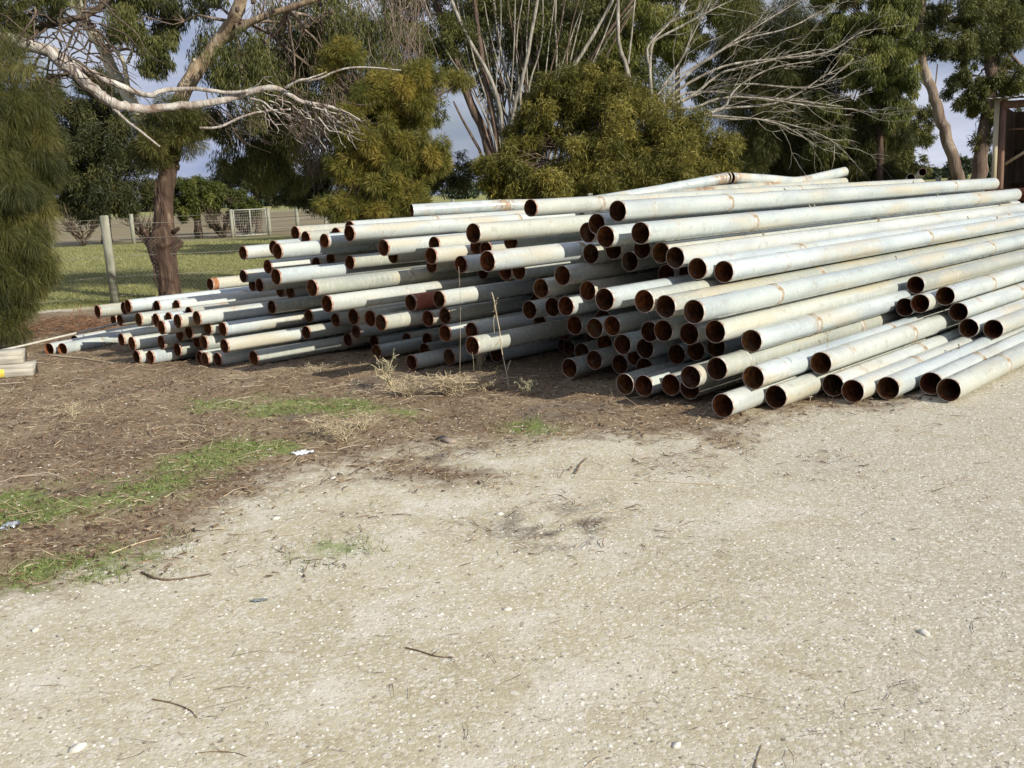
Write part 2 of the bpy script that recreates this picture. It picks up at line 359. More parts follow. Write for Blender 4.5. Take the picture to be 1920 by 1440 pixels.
def build_pipe(var, red):
    e = empty('steel_pipe')
    b, i, bands, welds, lugs = VAR[var]
    link_mesh('barrel', b, e); link_mesh('rusted_bore', i, e)
    link_mesh('rim', RIM_RED if red else RIM, e); link_mesh('rim', RIM_FAR, e)
    for y in bands: link_mesh('coupling_band', BAND, e).location = (0, y, 0)
    for y in welds: link_mesh('weld_bead', WELD, e).location = (0, y, 0)
    for y, m in lugs: link_mesh('lug', m, e).location = (0, y, 0)
    return e
def copy_thing(o):
    c = o.copy(); COL.objects.link(c)
    for ch in o.children:
        d = ch.copy(); COL.objects.link(d); d.parent = c; d.location = ch.location
    return c
PIPES = [tuple(float(q) for q in l.split(',')) for l in """1,-2.441,0.085,7.289,0.170 2,-2.626,0.085,7.459,0.170 3,-2.817,0.087,7.138,0.170 4,-2.988,0.085,6.927,0.170 5,-3.189,0.090,7.041,0.170 6,-3.273,0.253,7.011,0.170 7,-2.753,0.245,9.279,0.170 8,-2.944,0.250,9.235,0.170 9,-3.087,0.367,9.392,0.170 10,-3.171,0.519,9.286,0.170 11,-3.332,0.463,9.125,0.170 12,-3.495,0.414,9.201,0.170 13,-3.556,0.574,9.611,0.170 14,-3.968,0.581,10.238,0.170 15,-3.530,0.085,6.038,0.170 16,-3.360,0.085,6.480,0.170 17,-3.453,0.242,6.325,0.170 18,-3.733,0.285,6.305,0.170 19,-3.893,0.225,6.209,0.170 20,-3.663,0.440,6.683,0.170 21,-3.803,0.538,6.402,0.170 22,-3.748,0.729,6.028,0.170 23,-4.004,0.927,6.873,0.170 24,-4.172,0.956,6.766,0.170 25,-4.352,1.042,6.737,0.170 26,-4.550,1.070,6.835,0.170 27,-4.462,1.249,6.432,0.170 28,-4.837,1.411,6.662,0.170 29,-4.736,1.227,6.358,0.170 30,-5.059,1.312,6.676,0.170 31,-5.213,1.239,6.752,0.170 32,-5.274,1.054,6.866,0.170 33,-5.106,1.085,6.959,0.170 34,-4.970,0.983,7.002,0.170 35,-4.839,1.092,6.995,0.170 36,-4.784,0.856,7.266,0.170 37,-4.614,0.865,7.327,0.170 38,-5.339,0.897,6.555,0.170 39,-5.560,0.784,6.533,0.170 40,-5.724,0.736,6.969,0.170 41,-5.233,0.753,6.755,0.170 42,-5.069,0.706,6.803,0.170 43,-4.459,0.795,5.954,0.170 44,-4.194,0.779,6.076,0.170 45,-4.027,0.744,6.100,0.170 46,-5.357,0.635,6.609,0.170 47,-5.570,0.608,6.690,0.170 48,-5.458,0.437,6.845,0.170 49,-4.955,0.477,6.710,0.170 50,-5.124,0.451,6.695,0.170 51,-5.292,0.477,7.039,0.170 52,-4.293,0.507,6.468,0.170 53,-4.124,0.481,6.563,0.170 54,-4.558,0.457,6.671,0.170 55,-4.817,0.340,6.658,0.170 56,-5.361,0.246,7.142,0.170 57,-4.650,0.306,6.737,0.170 58,-4.161,0.314,7.018,0.170 59,-4.328,0.277,6.986,0.170 60,-5.652,0.139,7.182,0.170 61,-5.215,0.158,6.796,0.170 62,-5.421,0.085,6.710,0.170 63,-5.050,0.113,6.938,0.170 64,-4.898,0.190,6.953,0.170 65,-4.743,0.119,6.859,0.170 66,-4.576,0.085,6.344,0.170 67,-4.406,0.085,6.358,0.170 68,-4.235,0.090,6.471,0.170 69,-4.054,0.085,6.450,0.170 70,-4.494,0.236,6.959,0.170 71,-5.440,1.076,5.763,0.165 72,-6.361,0.986,6.394,0.155 73,-5.800,1.280,5.994,0.165 74,-6.045,1.171,6.716,0.165 75,-6.010,1.449,6.962,0.155 76,-6.535,1.080,6.910,0.155 77,-6.689,1.102,6.942,0.155 78,-6.086,0.895,6.855,0.165 79,-6.246,0.883,6.851,0.155 80,-5.864,0.567,6.725,0.165 81,-6.181,0.389,7.228,0.146 84,-6.533,0.083,6.987,0.165 83,-6.039,0.314,6.159,0.165 82,-6.415,0.373,6.542,0.155 86,-8.898,1.270,6.503,0.146 87,-8.588,1.221,6.400,0.146 88,-8.212,1.197,6.346,0.146 89,-8.443,1.242,6.678,0.146 90,-7.668,1.276,6.228,0.155 91,-7.869,1.316,6.402,0.146 92,-8.346,1.127,5.871,0.155 93,-8.715,1.147,6.088,0.146 94,-7.294,1.135,6.318,0.155 95,-6.991,1.144,6.686,0.146 96,-6.845,1.049,6.497,0.155 97,-7.203,0.927,6.837,0.146 99,-7.529,1.032,6.638,0.146 100,-8.939,0.945,6.153,0.146 101,-9.354,0.920,6.586,0.146 102,-8.793,0.933,6.664,0.146 103,-8.654,0.980,6.753,0.146 104,-8.040,0.973,6.510,0.146 105,-8.170,0.898,5.707,0.155 106,-7.325,0.838,5.485,0.155 107,-7.177,0.699,5.521,0.155 108,-9.121,0.747,6.156,0.146 109,-9.353,0.641,6.570,0.146 110,-9.207,0.628,6.598,0.146 111,-8.972,0.519,6.182,0.146 112,-8.888,0.382,6.584,0.146 113,-8.679,0.240,6.378,0.146 114,-7.468,0.509,6.041,0.155 115,-7.313,0.492,6.115,0.155 116,-7.085,0.473,6.045,0.155 117,-7.039,0.621,6.387,0.155 118,-6.647,0.669,6.378,0.155 119,-6.777,0.487,6.567,0.155 120,-6.930,0.463,6.494,0.155 121,-8.497,0.353,6.632,0.146 122,-8.325,0.223,6.755,0.146 123,-8.787,0.073,6.726,0.146 124,-8.492,0.124,6.771,0.146 125,-6.570,0.364,6.356,0.155 128,-6.824,0.087,6.639,0.155 129,-7.409,0.073,6.869,0.146 130,-7.791,0.073,6.566,0.146 131,-7.931,0.114,7.110,0.146 132,-7.655,0.128,7.144,0.146 133,-8.355,0.073,7.020,0.146 134,-6.974,0.073,6.293,0.146 135,-9.289,1.089,6.102,0.146 136,-10.756,0.672,6.575,0.146 137,-10.035,0.784,6.567,0.146 138,-10.315,0.644,6.863,0.146 139,-11.235,0.461,5.394,0.146 140,-10.534,0.550,5.404,0.146 141,-10.677,0.518,5.431,0.146 142,-10.391,0.518,5.664,0.146 143,-10.244,0.513,5.818,0.146 144,-9.688,0.482,5.637,0.146 145,-9.116,0.492,5.385,0.146 146,-10.120,0.437,5.294,0.146 147,-9.974,0.425,5.411,0.146 148,-9.827,0.436,5.476,0.146 149,-9.319,0.462,5.287,0.146 150,-12.098,0.245,5.999,0.146 151,-11.516,0.301,5.789,0.146 152,-9.513,0.396,5.211,0.146 153,-9.870,0.279,5.528,0.146 154,-9.610,0.286,5.459,0.146 155,-9.383,0.330,5.437,0.146 156,-9.209,0.365,5.550,0.146 157,-9.032,0.357,5.613,0.146 158,-11.004,0.133,5.521,0.146 159,-10.000,0.211,5.127,0.146 160,-9.738,0.216,5.314,0.146 161,-9.484,0.210,5.574,0.146 162,-9.237,0.219,5.507,0.146 163,-9.360,0.132,5.678,0.146 164,-8.824,0.215,5.485,0.146 165,-9.609,0.133,5.415,0.146 166,-9.919,0.073,5.119,0.146 167,-9.772,0.073,5.195,0.146 168,-9.226,0.073,5.440,0.146 169,-9.080,0.073,5.407,0.146 170,-8.933,0.073,5.460,0.146 171,-8.636,0.078,5.684,0.155""".split()]
FILL = [tuple(float(q) for q in l.split(',')) for l in """-11.282,0.144,6.485 -9.502,0.724,6.987 -11.032,0.284,7.006 -10.812,0.344,7.037 -10.855,0.074,7.067 -11.019,0.434,7.115 -9.462,0.534,7.115 -9.107,1.024,7.222 -10.279,0.074,7.231 -9.175,0.884,7.264 -9.803,0.584,7.270 -10.750,0.204,7.275 -10.129,0.284,7.278 -10.580,0.194,7.286 -9.003,0.204,7.299 -9.576,0.854,7.403 -9.293,0.784,7.406 -11.149,0.074,7.407 -7.075,0.814,7.422 -9.596,0.604,7.429 -8.913,0.714,7.450 -7.105,0.284,7.453 -10.493,0.394,7.463 -6.967,0.224,7.468 -6.818,0.244,7.471 -8.605,0.454,7.482 -10.267,0.224,7.507 -8.444,0.964,7.511 -8.759,0.454,7.514 -10.678,0.074,7.516 -7.796,0.904,7.516 -10.349,0.354,7.524 -8.072,0.664,7.531 -8.202,0.744,7.531 -7.255,0.074,7.534 -5.691,1.074,7.534 -8.838,0.584,7.540 -10.138,0.124,7.546 -10.435,0.074,7.547 -5.606,0.294,7.553 -7.692,0.704,7.564 -6.440,0.214,7.582 -6.483,0.894,7.588 -7.635,0.424,7.603 -8.349,0.704,7.610 -8.258,0.354,7.614 -8.102,0.364,7.620 -6.220,0.224,7.621 -5.874,0.194,7.622 -5.606,0.944,7.624 -6.799,0.644,7.628 -6.138,1.044,7.638 -6.174,0.074,7.645 -8.499,0.694,7.645 -6.924,0.724,7.646 -9.956,0.574,7.649 -10.430,0.224,7.661 -7.112,0.134,7.670 -5.086,0.274,7.670 -7.759,0.514,7.675 -6.685,0.154,7.682 -10.646,0.334,7.683 -7.368,0.984,7.684 -8.717,0.724,7.687 -6.612,0.514,7.690 -6.512,0.744,7.697 -7.626,0.274,7.710 -7.935,0.534,7.710 -6.935,0.874,7.712 -7.671,1.074,7.713 -8.543,0.844,7.730 -5.813,0.984,7.735 -5.957,0.694,7.740 -7.466,0.324,7.741 -5.963,0.994,7.742 -7.993,0.254,7.744 -5.867,1.124,7.759 -5.099,0.864,7.762 -6.335,0.074,7.763 -8.401,0.474,7.771 -8.090,0.514,7.782 -6.271,1.114,7.796 -6.700,0.814,7.805 -7.280,0.344,7.815 -7.514,0.804,7.832 -8.338,0.854,7.835 -7.825,0.224,7.837 -7.915,0.384,7.845 -4.766,0.494,7.847 -4.885,0.624,7.853 -8.175,0.204,7.853 -8.620,0.604,7.856 -4.491,0.604,7.868 -7.611,0.574,7.873 -7.960,1.104,7.883 -7.656,0.854,7.892 -8.280,0.564,7.898 -6.370,0.794,7.906 -7.837,0.654,7.913 -8.102,0.074,7.914 -4.629,0.664,7.957 -5.967,0.074,7.964 -6.419,0.534,7.964 -6.319,0.644,7.970 -7.448,0.664,7.974 -7.363,0.214,7.982 -6.134,0.644,7.983 -7.986,0.794,7.984 -5.856,0.834,7.991 -5.866,0.344,7.996 -5.648,0.444,8.008 -4.701,1.004,8.049 -6.082,0.504,8.077 -4.938,0.804,8.124 -4.319,0.884,10.718 -3.722,0.074,10.772""".split()]

ORD = ['first', 'second', 'third', 'fourth', 'fifth', 'sixth', 'seventh', 'eighth', 'ninth', 'tenth', 'eleventh', 'twelfth', 'thirteenth',
       'fourteenth', 'fifteenth', 'sixteenth', 'seventeenth', 'eighteenth', 'nineteenth', 'twentieth']
SPECIAL = {117: 'pipe with a red oxide painted end, in the middle of the heap',
           136: 'short looking pipe with a bright orange rusted mouth beside the upper left tier',
           28: 'topmost big white pipe crowning the right stack, its mouth above all others there',
           1: 'nearest pipe at the right end of the front row, flat on the gravel',
           15: 'front row pipe reaching nearest the camera at its left end, flat on the gravel',
           75: 'topmost pipe at the back of the heap, left of the bent pipes',
           71: 'long lit pipe overhanging the centre of the heap, shaded where it meets the right stack',
           20: 'pipe jutting above the front row with orange light inside its mouth',
           139: 'pipe end sticking out furthest left of the heap, beside the thin rod',
           23: 'long bright pipe lying on the right shoulder of the stack, lowest of its upper tier',
           84: 'pipe on bare soil in the centre with dry stalks standing at its mouth',
           83: 'pipe with a sunlit collar just above the one behind the dry stalks',
           171: 'pipe on the ground at the right foot of the left stack, shaded behind its end',
           90: 'long white pipe topping the upper left tier, largest mouth there',
           92: 'pipe with a big mouth lying under the upper left tier of small pipes',
           7: 'rightmost mouth of the second bundle behind the front row'}
SECT = [('second bundle', lambda i, x, y: 7 <= i <= 14),
        ('front rows', lambda i, x, y: i <= 6 or i in (15, 16, 17, 18, 19)),
        ('shaded right foot', lambda i, x, y: x >= 1050 and y >= 635),
        ('upper right stack', lambda i, x, y: x >= 1000 and y < 530),
        ('middle right stack', lambda i, x, y: x >= 1000),
        ('overhanging centre', lambda i, x, y: x >= 790 and y < 530),
        ('dark centre', lambda i, x, y: x >= 760),
        ('upper left tier', lambda i, x, y: y < 510 and x > 430),
        ('left middle heap', lambda i, x, y: x >= 475),
        ('low left stack', lambda i, x, y: x >= 320),
        ('far left fan', lambda i, x, y: True)]
def to_px(p):
    v = ROT.T @ (np.asarray(p) - CAMP); return 960 + F_PX * v[0] / -v[2], 720 - F_PX * v[1] / -v[2]
LBL = {}
buckets = {}
for (i, u, z, s, d) in PIPES:
    i = int(i); x, y = to_px(PU * u + PD * s + np.array([0, 0, z]))
    for nm, fn in SECT:
        if fn(i, x, y): buckets.setdefault(nm, []).append((y, x, i)); break
ROWN = ['top row', 'second row', 'third row', 'fourth row', 'fifth row', 'sixth row', 'seventh row', 'eighth row', 'ninth row']
for nm, L_ in buckets.items():
    L_.sort(); rows = []; gap = 20
    for y, x, i in L_:
        if rows and y - rows[-1][0][0] < gap: rows[-1].append((y, x, i))
        else: rows.append([(y, x, i)])
    for k, row in enumerate(rows):
        row.sort(key=lambda q: q[1])
        for j, (y, x, i) in enumerate(row):
            if len(row) == 1: t = 'pipe, only mouth in the %s of the %s' % (ROWN[k], nm)
            elif j == len(row) - 1: t = 'pipe, rightmost mouth in the %s of the %s' % (ROWN[k], nm)
            elif j == 0: t = 'pipe, leftmost mouth in the %s of the %s' % (ROWN[k], nm)
            else: t = 'pipe, %s mouth from left in the %s of the %s' % (ORD[j], ROWN[k], nm)
            LBL[i] = 'white ' + t
GRP = 'galvanised steel pipes stacked in the heap'
rp = random.Random(5)
SRC = {}
def place_pipe(u, z, s, d, label, red, var=None, yaw=0.0, group=GRP, roll=None, scaleY=1.0):
    var = rp.randrange(len(VAR)) if var is None else var
    key = (var, red)
    if key not in SRC: SRC[key] = build_pipe(var, red); o = SRC[key]
    else: o = copy_thing(SRC[key])
    o.location = PU * u + PD * s + np.array([0, 0, z])
    o.rotation_mode = 'YXZ'
    o.rotation_euler = (0, rp.uniform(-.9, .5) if roll is None else roll, YAW + yaw)
    k = d / .17; o.scale = (k * .985, scaleY, k * .985)
    tag(o, label, 'pipe', group)
    return o
FIX = {28: 0, 27: 0, 23: 4, 22: 3, 6: 0, 5: 0, 1: 3, 20: 6, 21: 5, 25: 5, 9: 0, 10: 3}
for (i, u, z, s, d) in PIPES:
    i = int(i)
    p = place_pipe(u, z, s, d, SPECIAL.get(i, LBL[i]), d < .16, FIX.get(i), math.radians(rp.uniform(-.2, .2)), roll=(0.0 if i in FIX else None))
    if i == 117:
        V, F = cyl_grid(.0866, np.array([.018, .03, .2, .345, .348]), KS)
        link_mesh('red_oxide_collar', np_mesh('red_oxide_collar', V, F, MAT_REDOX, True), p)
    if i == 136:
        V, F = cyl_grid(.0866, np.array([.018, .03, .05, .078, .08]), KS)
        link_mesh('orange_rust_collar', np_mesh('orange_rust_collar', V, F, MAT_ORANGE, True), p)
for k, (u, z, s) in enumerate(FILL):
    place_pipe(u, z, s, .148, 'shadowed pipe buried deep inside the heap behind the nearer mouths', False, None, group='pipes hidden in the dark depth of the heap')
# three half-sunk pipes splayed out at the far left edge
for k, (x, y, sc_, yw, lab) in enumerate([(117, 655, .34, 19, 'half sunk pipe lying on the soil left of the heap, nearest of three'),
                                 (140, 640, .36, 17, 'half sunk pipe on the soil, furthest back of the three left of the heap'),
                                 (92, 655, .30, 18, 'half sunk pipe with its mouth furthest left on the soil')]):
    g = gnd(x, y, .035)
    place_pipe(g @ PU, .035, g @ PD, .146, lab, True, k, math.radians(yw), roll=0, scaleY=sc_)
# two thinner pipes lying away from the heap's far end
for k, (x, y, t, lab) in enumerate([(1708, 333, 17.3, 'dark mouth of a lower thin pipe far behind the top of the heap'),
                                 (1730, 322.5, 17.6, 'dark mouth of an upper thin pipe far behind the top of the heap')]):
    p = at(x, y, t)
    o = place_pipe(p @ PU, p[2], p @ PD, .135, lab, False, k, roll=0, yaw=math.radians(26), group='thin pipes beyond the heap')
    o.rotation_mode = 'XYZ'; o.rotation_euler = (math.radians(-7), 0, YAW + math.radians(26))

# bent pipes lying across the back of the heap
def bent_pipe(name, pts, r, label, joints, rusty=False):
    e = empty(name, tuple(pts[0])); P = np.array(pts) - pts[0]
    fine = []
    for a, b in zip(P[:-1], P[1:]):
        n = max(3, int(np.linalg.norm(b - a) / .1)); fine += [a + (b - a) * k / n for k in range(n)]
    fine.append(P[-1]); fine = np.array(fine)
    for _ in range(2): fine[1:-1] = (fine[:-2] + 2 * fine[1:-1] + fine[2:]) / 4
    m = MB(); m.tube(fine, r, 24, caps=False); b = m.build('barrel', MAT_BARREL, e, True)
    m2 = MB(); m2.tube(fine[::-1], r * .955, 24, caps=False); b2 = m2.build('rusted_bore', MAT_BORE, e, True)
    st = np.zeros(len(b.data.vertices)); co = np.zeros(len(st) * 3); b.data.vertices.foreach_get('co', co); co = co.reshape(-1, 3)
    for f in joints:
        k = int(f * (len(fine) - 1)); c = fine[k]; t = fine[min(k + 1, len(fine) - 1)] - fine[max(k - 1, 0)]; t /= np.linalg.norm(t)
        m = MB()
        for o_ in (-.06, .06): m.tube([c + t * (o_ - .012), c + t * (o_ - .009), c + t * (o_ + .009), c + t * (o_ + .012)], [r * 1.0, r * 1.05, r * 1.05, r * 1.0], 24, caps=False)
        m.build('coupling_band', MAT_BAND, e, True)
        st += np.exp(-(np.linalg.norm(co - c, axis=1) / .22) ** 2) * (1.1 if rusty else .8)
    a_ = b.data.attributes.new('stain', 'FLOAT', 'POINT'); a_.data.foreach_set('value', st.astype(np.float32))
    return tag(e, label, 'pipe', 'bent pipes across the back of the heap')
bent_pipe('steel_pipe', [at(772, 395, 11.6), at(930, 386, 12.0), at(1045, 384, 12.4), at(1110, 379, 12.6), at(1240, 357, 13.0), at(1362, 334, 13.4)], .073,
          'long kinked pipe lying across the back of the heap, rising to a joint', [.27, .985])
bent_pipe('steel_pipe', [at(1371, 333.5, 13.42), at(1440, 337, 13.8), at(1490, 342, 14.1), at(1515, 338, 14.3), at(1583, 322, 14.9)], .070,
          'short bent pipe at the very top back of the heap, kinked near its far end', [.02, .58])
bent_pipe('steel_pipe', [at(1090, 392, 12.0), at(1200, 378, 12.6), at(1330, 359, 13.1), at(1410, 352, 13.5), at(1500, 347, 14.2)], .068,
          'rust streaked pipe lying just below the bent pipes at the back', [.52, .82], True)
bent_pipe('steel_pipe', [at(1290, 378, 12.8), at(1440, 356, 13.6), at(1583, 342, 14.8)], .068,
          'straight pipe end under the short bent pipe at the back', [])
bent_pipe('steel_pipe', [at(1500, 357, 13.6), at(1600, 352, 14.3), at(1630, 350, 14.6)], .066,
          'pipe with cut end just visible over the top pipe, below the two bent pipe ends', [])
# ------------------------------------------------------------------ ground
def axis(lo, hi, fine, far):
    a = list(np.arange(lo, hi + 1e-6, fine)); st = fine
    while a[-1] < far: st *= 1.22; a.append(a[-1] + st)
    st = fine; b = []
    q = lo
    while q > -far: st *= 1.22; q -= st; b.append(q)
    return np.array(b[::-1] + a)
GX = axis(-11, 9, .09, 3500); GY = axis(0.5, 20, .09, 3500)
def vnoise(x, y, s, seed=0):
    """cheap smooth value noise in numpy"""
    x = x / s; y = y / s
    xi = np.floor(x); yi = np.floor(y); fx = x - xi; fy = y - yi
    fx = fx * fx * (3 - 2 * fx); fy = fy * fy * (3 - 2 * fy)
    def h(a, b):
        q = np.sin(a * 127.1 + b * 311.7 + seed * 74.7) * 43758.5453; return q - np.floor(q)
    return (h(xi, yi) * (1 - fx) + h(xi + 1, yi) * fx) * (1 - fy) + (h(xi, yi + 1) * (1 - fx) + h(xi + 1, yi + 1) * fx) * fy
def fbm(x, y, s, o=4, seed=0):
    r = 0; a = 1; t = 0
    for k in range(o): r = r + a * vnoise(x, y, s / 2 ** k, seed + k); t += a; a *= .55
    return r / t
def poly_sd(px, py, poly):
    """signed distance (positive inside)"""
    P = np.array(poly); n = len(P); d = np.full(px.shape, 1e9); ins = np.zeros(px.shape, bool)
    for i in range(n):
        a = P[i]; b = P[(i + 1) % n]; e = b - a; w0 = px - a[0]; w1 = py - a[1]
        t = np.clip((w0 * e[0] + w1 * e[1]) / (e @ e + 1e-12), 0, 1)
        d = np.minimum(d, (w0 - e[0] * t) ** 2 + (w1 - e[1] * t) ** 2)
        c = ((a[1] > py) != (b[1] > py)) & (px < (b[0] - a[0]) * (py - a[1]) / (b[1] - a[1] + 1e-12) + a[0])
        ins ^= c
    d = np.sqrt(d); return np.where(ins, d, -d)
def W(pts): return [tuple(gnd(x, y)[:2]) for x, y in pts]
def ss(x, a, b): t = np.clip((x - a) / (b - a), 0, 1); return t * t * (3 - 2 * t)
SOIL = W([(-300, 1240), (0, 1120), (180, 1055), (350, 1005), (480, 945), (560, 905), (690, 865), (800, 840), (900, 822), (1020, 808), (1150, 800), (1260, 796), (1340, 788)]) \
       + [(1.6, 7.0), (2.6, 7.3), (14, 19), (6, 26), (-3, 19.5), (-8, 16.3), (-16, 14.5), (-16, 4)]
MIDZ = W([(520, 930), (700, 900), (850, 920), (980, 895), (1130, 880), (1260, 860), (1400, 865), (1450, 820), (1350, 780), (1000, 780), (700, 830)])
GREEN = [W(q) for q in [
    [(-250, 1010), (0, 925), (130, 900), (300, 858), (430, 830), (560, 800), (640, 775), (660, 800), (560, 840), (420, 880), (300, 930), (180, 975), (0, 1030), (-250, 1080)],
    [(480, 735), (600, 745), (700, 742), (770, 748), (760, 775), (680, 785), (560, 790), (470, 770)],
    [(0, 1040), (120, 1030), (260, 1030), (330, 1010), (300, 1040), (150, 1075), (0, 1100)],
    [(330, 745), (470, 740), (480, 755), (360, 770)],
    [(930, 800), (1000, 790), (1030, 800), (960, 815)],
    [(560, 1020), (680, 1000), (700, 1020), (600, 1045)]]]
STAIN = [(1035, 975, .42, .5, .9), (1740, 1275, .16, .16, .8), (1290, 870, .5, .3, .5), (600, 1030, .16, .16, .7), (880, 735, .8, .4, .5)]
def masks(X, Y):
    wob = (fbm(X, Y, 1.3, 5, 3) - .5) * 1.1 + (fbm(X, Y, .22, 3, 9) - .5) * .45
    near = (np.abs(X) < 40) & (Y < 45) & (Y > -5)
    soil = np.zeros(X.shape); green = np.zeros(X.shape); stain = np.zeros(X.shape)
    sd = poly_sd(X[near], Y[near], SOIL); soil[near] = ss(sd + wob[near] * .9, -.62, .50)
    g = np.full(near.sum(), -9.0)
    for q in GREEN: g = np.maximum(g, poly_sd(X[near], Y[near], q))
    green[near] = ss(g + (fbm(X[near], Y[near], .5, 4, 21) - .5) * 1.1, -.28, .40)
    for (x, y, a, b, s) in STAIN:
        c = gnd(x, y); dd = ((X - c[0]) / a) ** 2 + ((Y - c[1]) / b) ** 2
        stain = np.maximum(stain, s * np.exp(-dd * 1.2) * ss(fbm(X, Y, .12, 3, 5), .3, .6))
    # dark bare patch left and needle drifts scattered over the gravel
    mid = poly_sd(X[near], Y[near], MIDZ); soil[near] = np.maximum(soil[near], ss(mid, -.25, .35) * ss(fbm(X[near], Y[near], .55, 5, 41), .36, .60) * .80)
    drift = ss(fbm(X, Y * .8, .9, 5, 31), .60, .72) * ss(Y, 3.0, 6.5) * ss(9.0 - Y, 0, 1.5) * .8
    drift = drift * ss(3.2 - X, 0, 2.0)
    soil = np.maximum(soil, drift * .55 * near)
    lawn_edge = 16.6 + .28 * (X + 8) + (fbm(X, Y, 1.6, 4, 8) - .5) * 2.2
    lawn = ss(Y - lawn_edge, -.5, .7)
    dry = ss(Y + (fbm(X, Y, 9, 3, 2) - .5) * 5, 46, 52) * (1 - ss(Y, 150, 260))
    return soil, green, stain, lawn, dry
XX, YY = np.meshgrid(GX, GY, indexing='ij')
soil, green, stain, lawn, dry = masks(XX, YY)
nr = np.exp(-np.maximum(0, np.abs(XX) - 14) / 5) * np.exp(-np.maximum(0, YY - 24) / 6)
ZZ = ((fbm(XX, YY, .55, 4, 12) - .5) * .035 * (.35 + soil) + (fbm(XX, YY, 2.5, 2, 13) - .5) * .03) * nr
ZZ -= .012
ZZ = np.where(lawn > .1, ZZ * .5, ZZ)
nx, ny = len(GX), len(GY)
gi, gj = np.meshgrid(np.arange(nx - 1), np.arange(ny - 1), indexing='ij')
GF = np.stack([gi * ny + gj, (gi + 1) * ny + gj, (gi + 1) * ny + gj + 1, gi * ny + gj + 1], -1).reshape(-1, 4)
def m_ground():
    q = NT('yard_ground', 0.95, 0, 0.15)
    soil = q.attr('soil'); green = q.attr('green'); stain = q.attr('stained'); lawn = q.attr('lawn'); dry = q.attr('dry')
    v = q.tc.outputs['Object']
    big = q.noise(.55, 5, v); med = q.noise(4, 6, v); fine = q.noise(45, 4, v, .7); vf = q.noise(160, 3, v, .7)
    # crushed limestone gravel
    gr = q.ramp(q.noise(.9, 6, v, .6), [(0.28, c3(.41, .365, .24)), (0.5, c3(.505, .455, .315)), (0.72, c3(.58, .54, .41))])
    gr = q.mix(q.math('MULTIPLY', q.step(q.noise(2.6, 6, v, .65, .5), .48, .66), .75), gr, c3(.66, .62, .52))
    sx = q.n('ShaderNodeSeparateXYZ'); q.l(v, sx.inputs[0]); gmask = q.step(q.math('ADD', q.math('SUBTRACT', sx.outputs[0], q.math('MULTIPLY', sx.outputs[1], .18)), q.math('MULTIPLY', q.noise(.6, 4, v), 2.5)), .6, 2.6)
    gr = q.mix(q.math('MULTIPLY', gmask, .65), gr, c3(.46, .425, .335))
    gr = q.mix(q.math('MULTIPLY', q.math('MULTIPLY', gmask, q.step(fine, .45, .6)), .35), gr, c3(.33, .30, .24))
    gr = q.mix(q.math('MULTIPLY', q.step(med, .50, .68), .45), gr, c3(.42, .355, .225))
    vc = q.n('ShaderNodeTexVoronoi'); vc.inputs['Scale'].default_value = 75; q.l(v, vc.inputs['Vector'])
    bw = q.n('ShaderNodeRGBToBW'); q.l(vc.outputs['Color'], bw.inputs[0])
    gr = q.mix(q.math('MULTIPLY', q.step(bw.outputs[0], .55, .85), .6), gr, c3(.70, .66, .57))
    gr = q.mix(q.math('MULTIPLY', q.step(bw.outputs[0], .30, .14), .30), gr, c3(.30, .25, .18))
    vc2 = q.n('ShaderNodeTexVoronoi'); vc2.inputs['Scale'].default_value = 26; q.l(v, vc2.inputs['Vector'])
    bw2 = q.n('ShaderNodeRGBToBW'); q.l(vc2.outputs['Color'], bw2.inputs[0])
    stone = q.math('MULTIPLY', q.step(bw2.outputs[0], .68, .74), q.step(vc2.outputs['Distance'], .42, .30))
    gr = q.mix(q.math('MULTIPLY', stone, .65), gr, c3(.68, .64, .56))
    gr = q.mix(q.math('MULTIPLY', q.step(fine, .60, .76), .35), gr, c3(.26, .21, .15))
    # leaf littered soil
    so = q.ramp(q.noise(1.4, 6, v, .6), [(0.3, c3(.14, .095, .06)), (0.5, c3(.23, .165, .105)), (0.72, c3(.34, .265, .175))])
    so = q.mix(q.step(fine, .48, .66), so, c3(.40, .32, .21))
    so = q.mix(q.step(vf, .56, .64), so, c3(.08, .05, .03))
    so = q.mix(q.math('MULTIPLY', q.step(q.noise(1.1, 4, v, .6, .8), .57, .66), .5), so, c3(.13, .12, .11))
    gn = q.ramp(fine, [(0.35, c3(.10, .15, .035)), (0.55, c3(.21, .28, .07)), (0.75, c3(.34, .37, .14))])
    br = q.noise(9, 6, v, .65)
    sm = q.step(q.math('ADD', soil, q.math('MULTIPLY', q.math('SUBTRACT', br, .5), 1.5)), .18, .92)
    gm = q.step(q.math('ADD', green, q.math('MULTIPLY', q.math('SUBTRACT', br, .5), 1.9)), .30, 1.05)
    col = q.mix(sm, gr, so); col = q.mix(q.math('MULTIPLY', gm, .86), col, gn)
    sf = q.step(q.math('ADD', stain, q.math('MULTIPLY', q.math('SUBTRACT', fine, .5), .9)), .25, .8)
    col = q.mix(q.math('MULTIPLY', sf, .75), col, c3(.12, .095, .08))
    # lawn and paddock
    ln = q.ramp(q.noise(.8, 6, v, .65), [(0.3, c3(.20, .21, .07)), (0.5, c3(.28, .28, .10)), (0.7, c3(.36, .34, .155))])
    ln = q.mix(q.math('MULTIPLY', q.step(q.noise(14, 4, v, .7), .5, .7), .45), ln, c3(.32, .29, .17))
    col = q.mix(lawn, col, ln)
    dr = q.ramp(q.noise(.05, 6, v, .6), [(0.3, c3(.17, .15, .085)), (0.55, c3(.26, .21, .13)), (0.7, c3(.18, .20, .09))])
    col = q.mix(dry, col, dr)
    q.color(col)
    h = q.math('ADD', q.math('MULTIPLY', fine, .7), q.math('MULTIPLY', q.math('SUBTRACT', 1.0, vc.outputs['Distance']), .55))
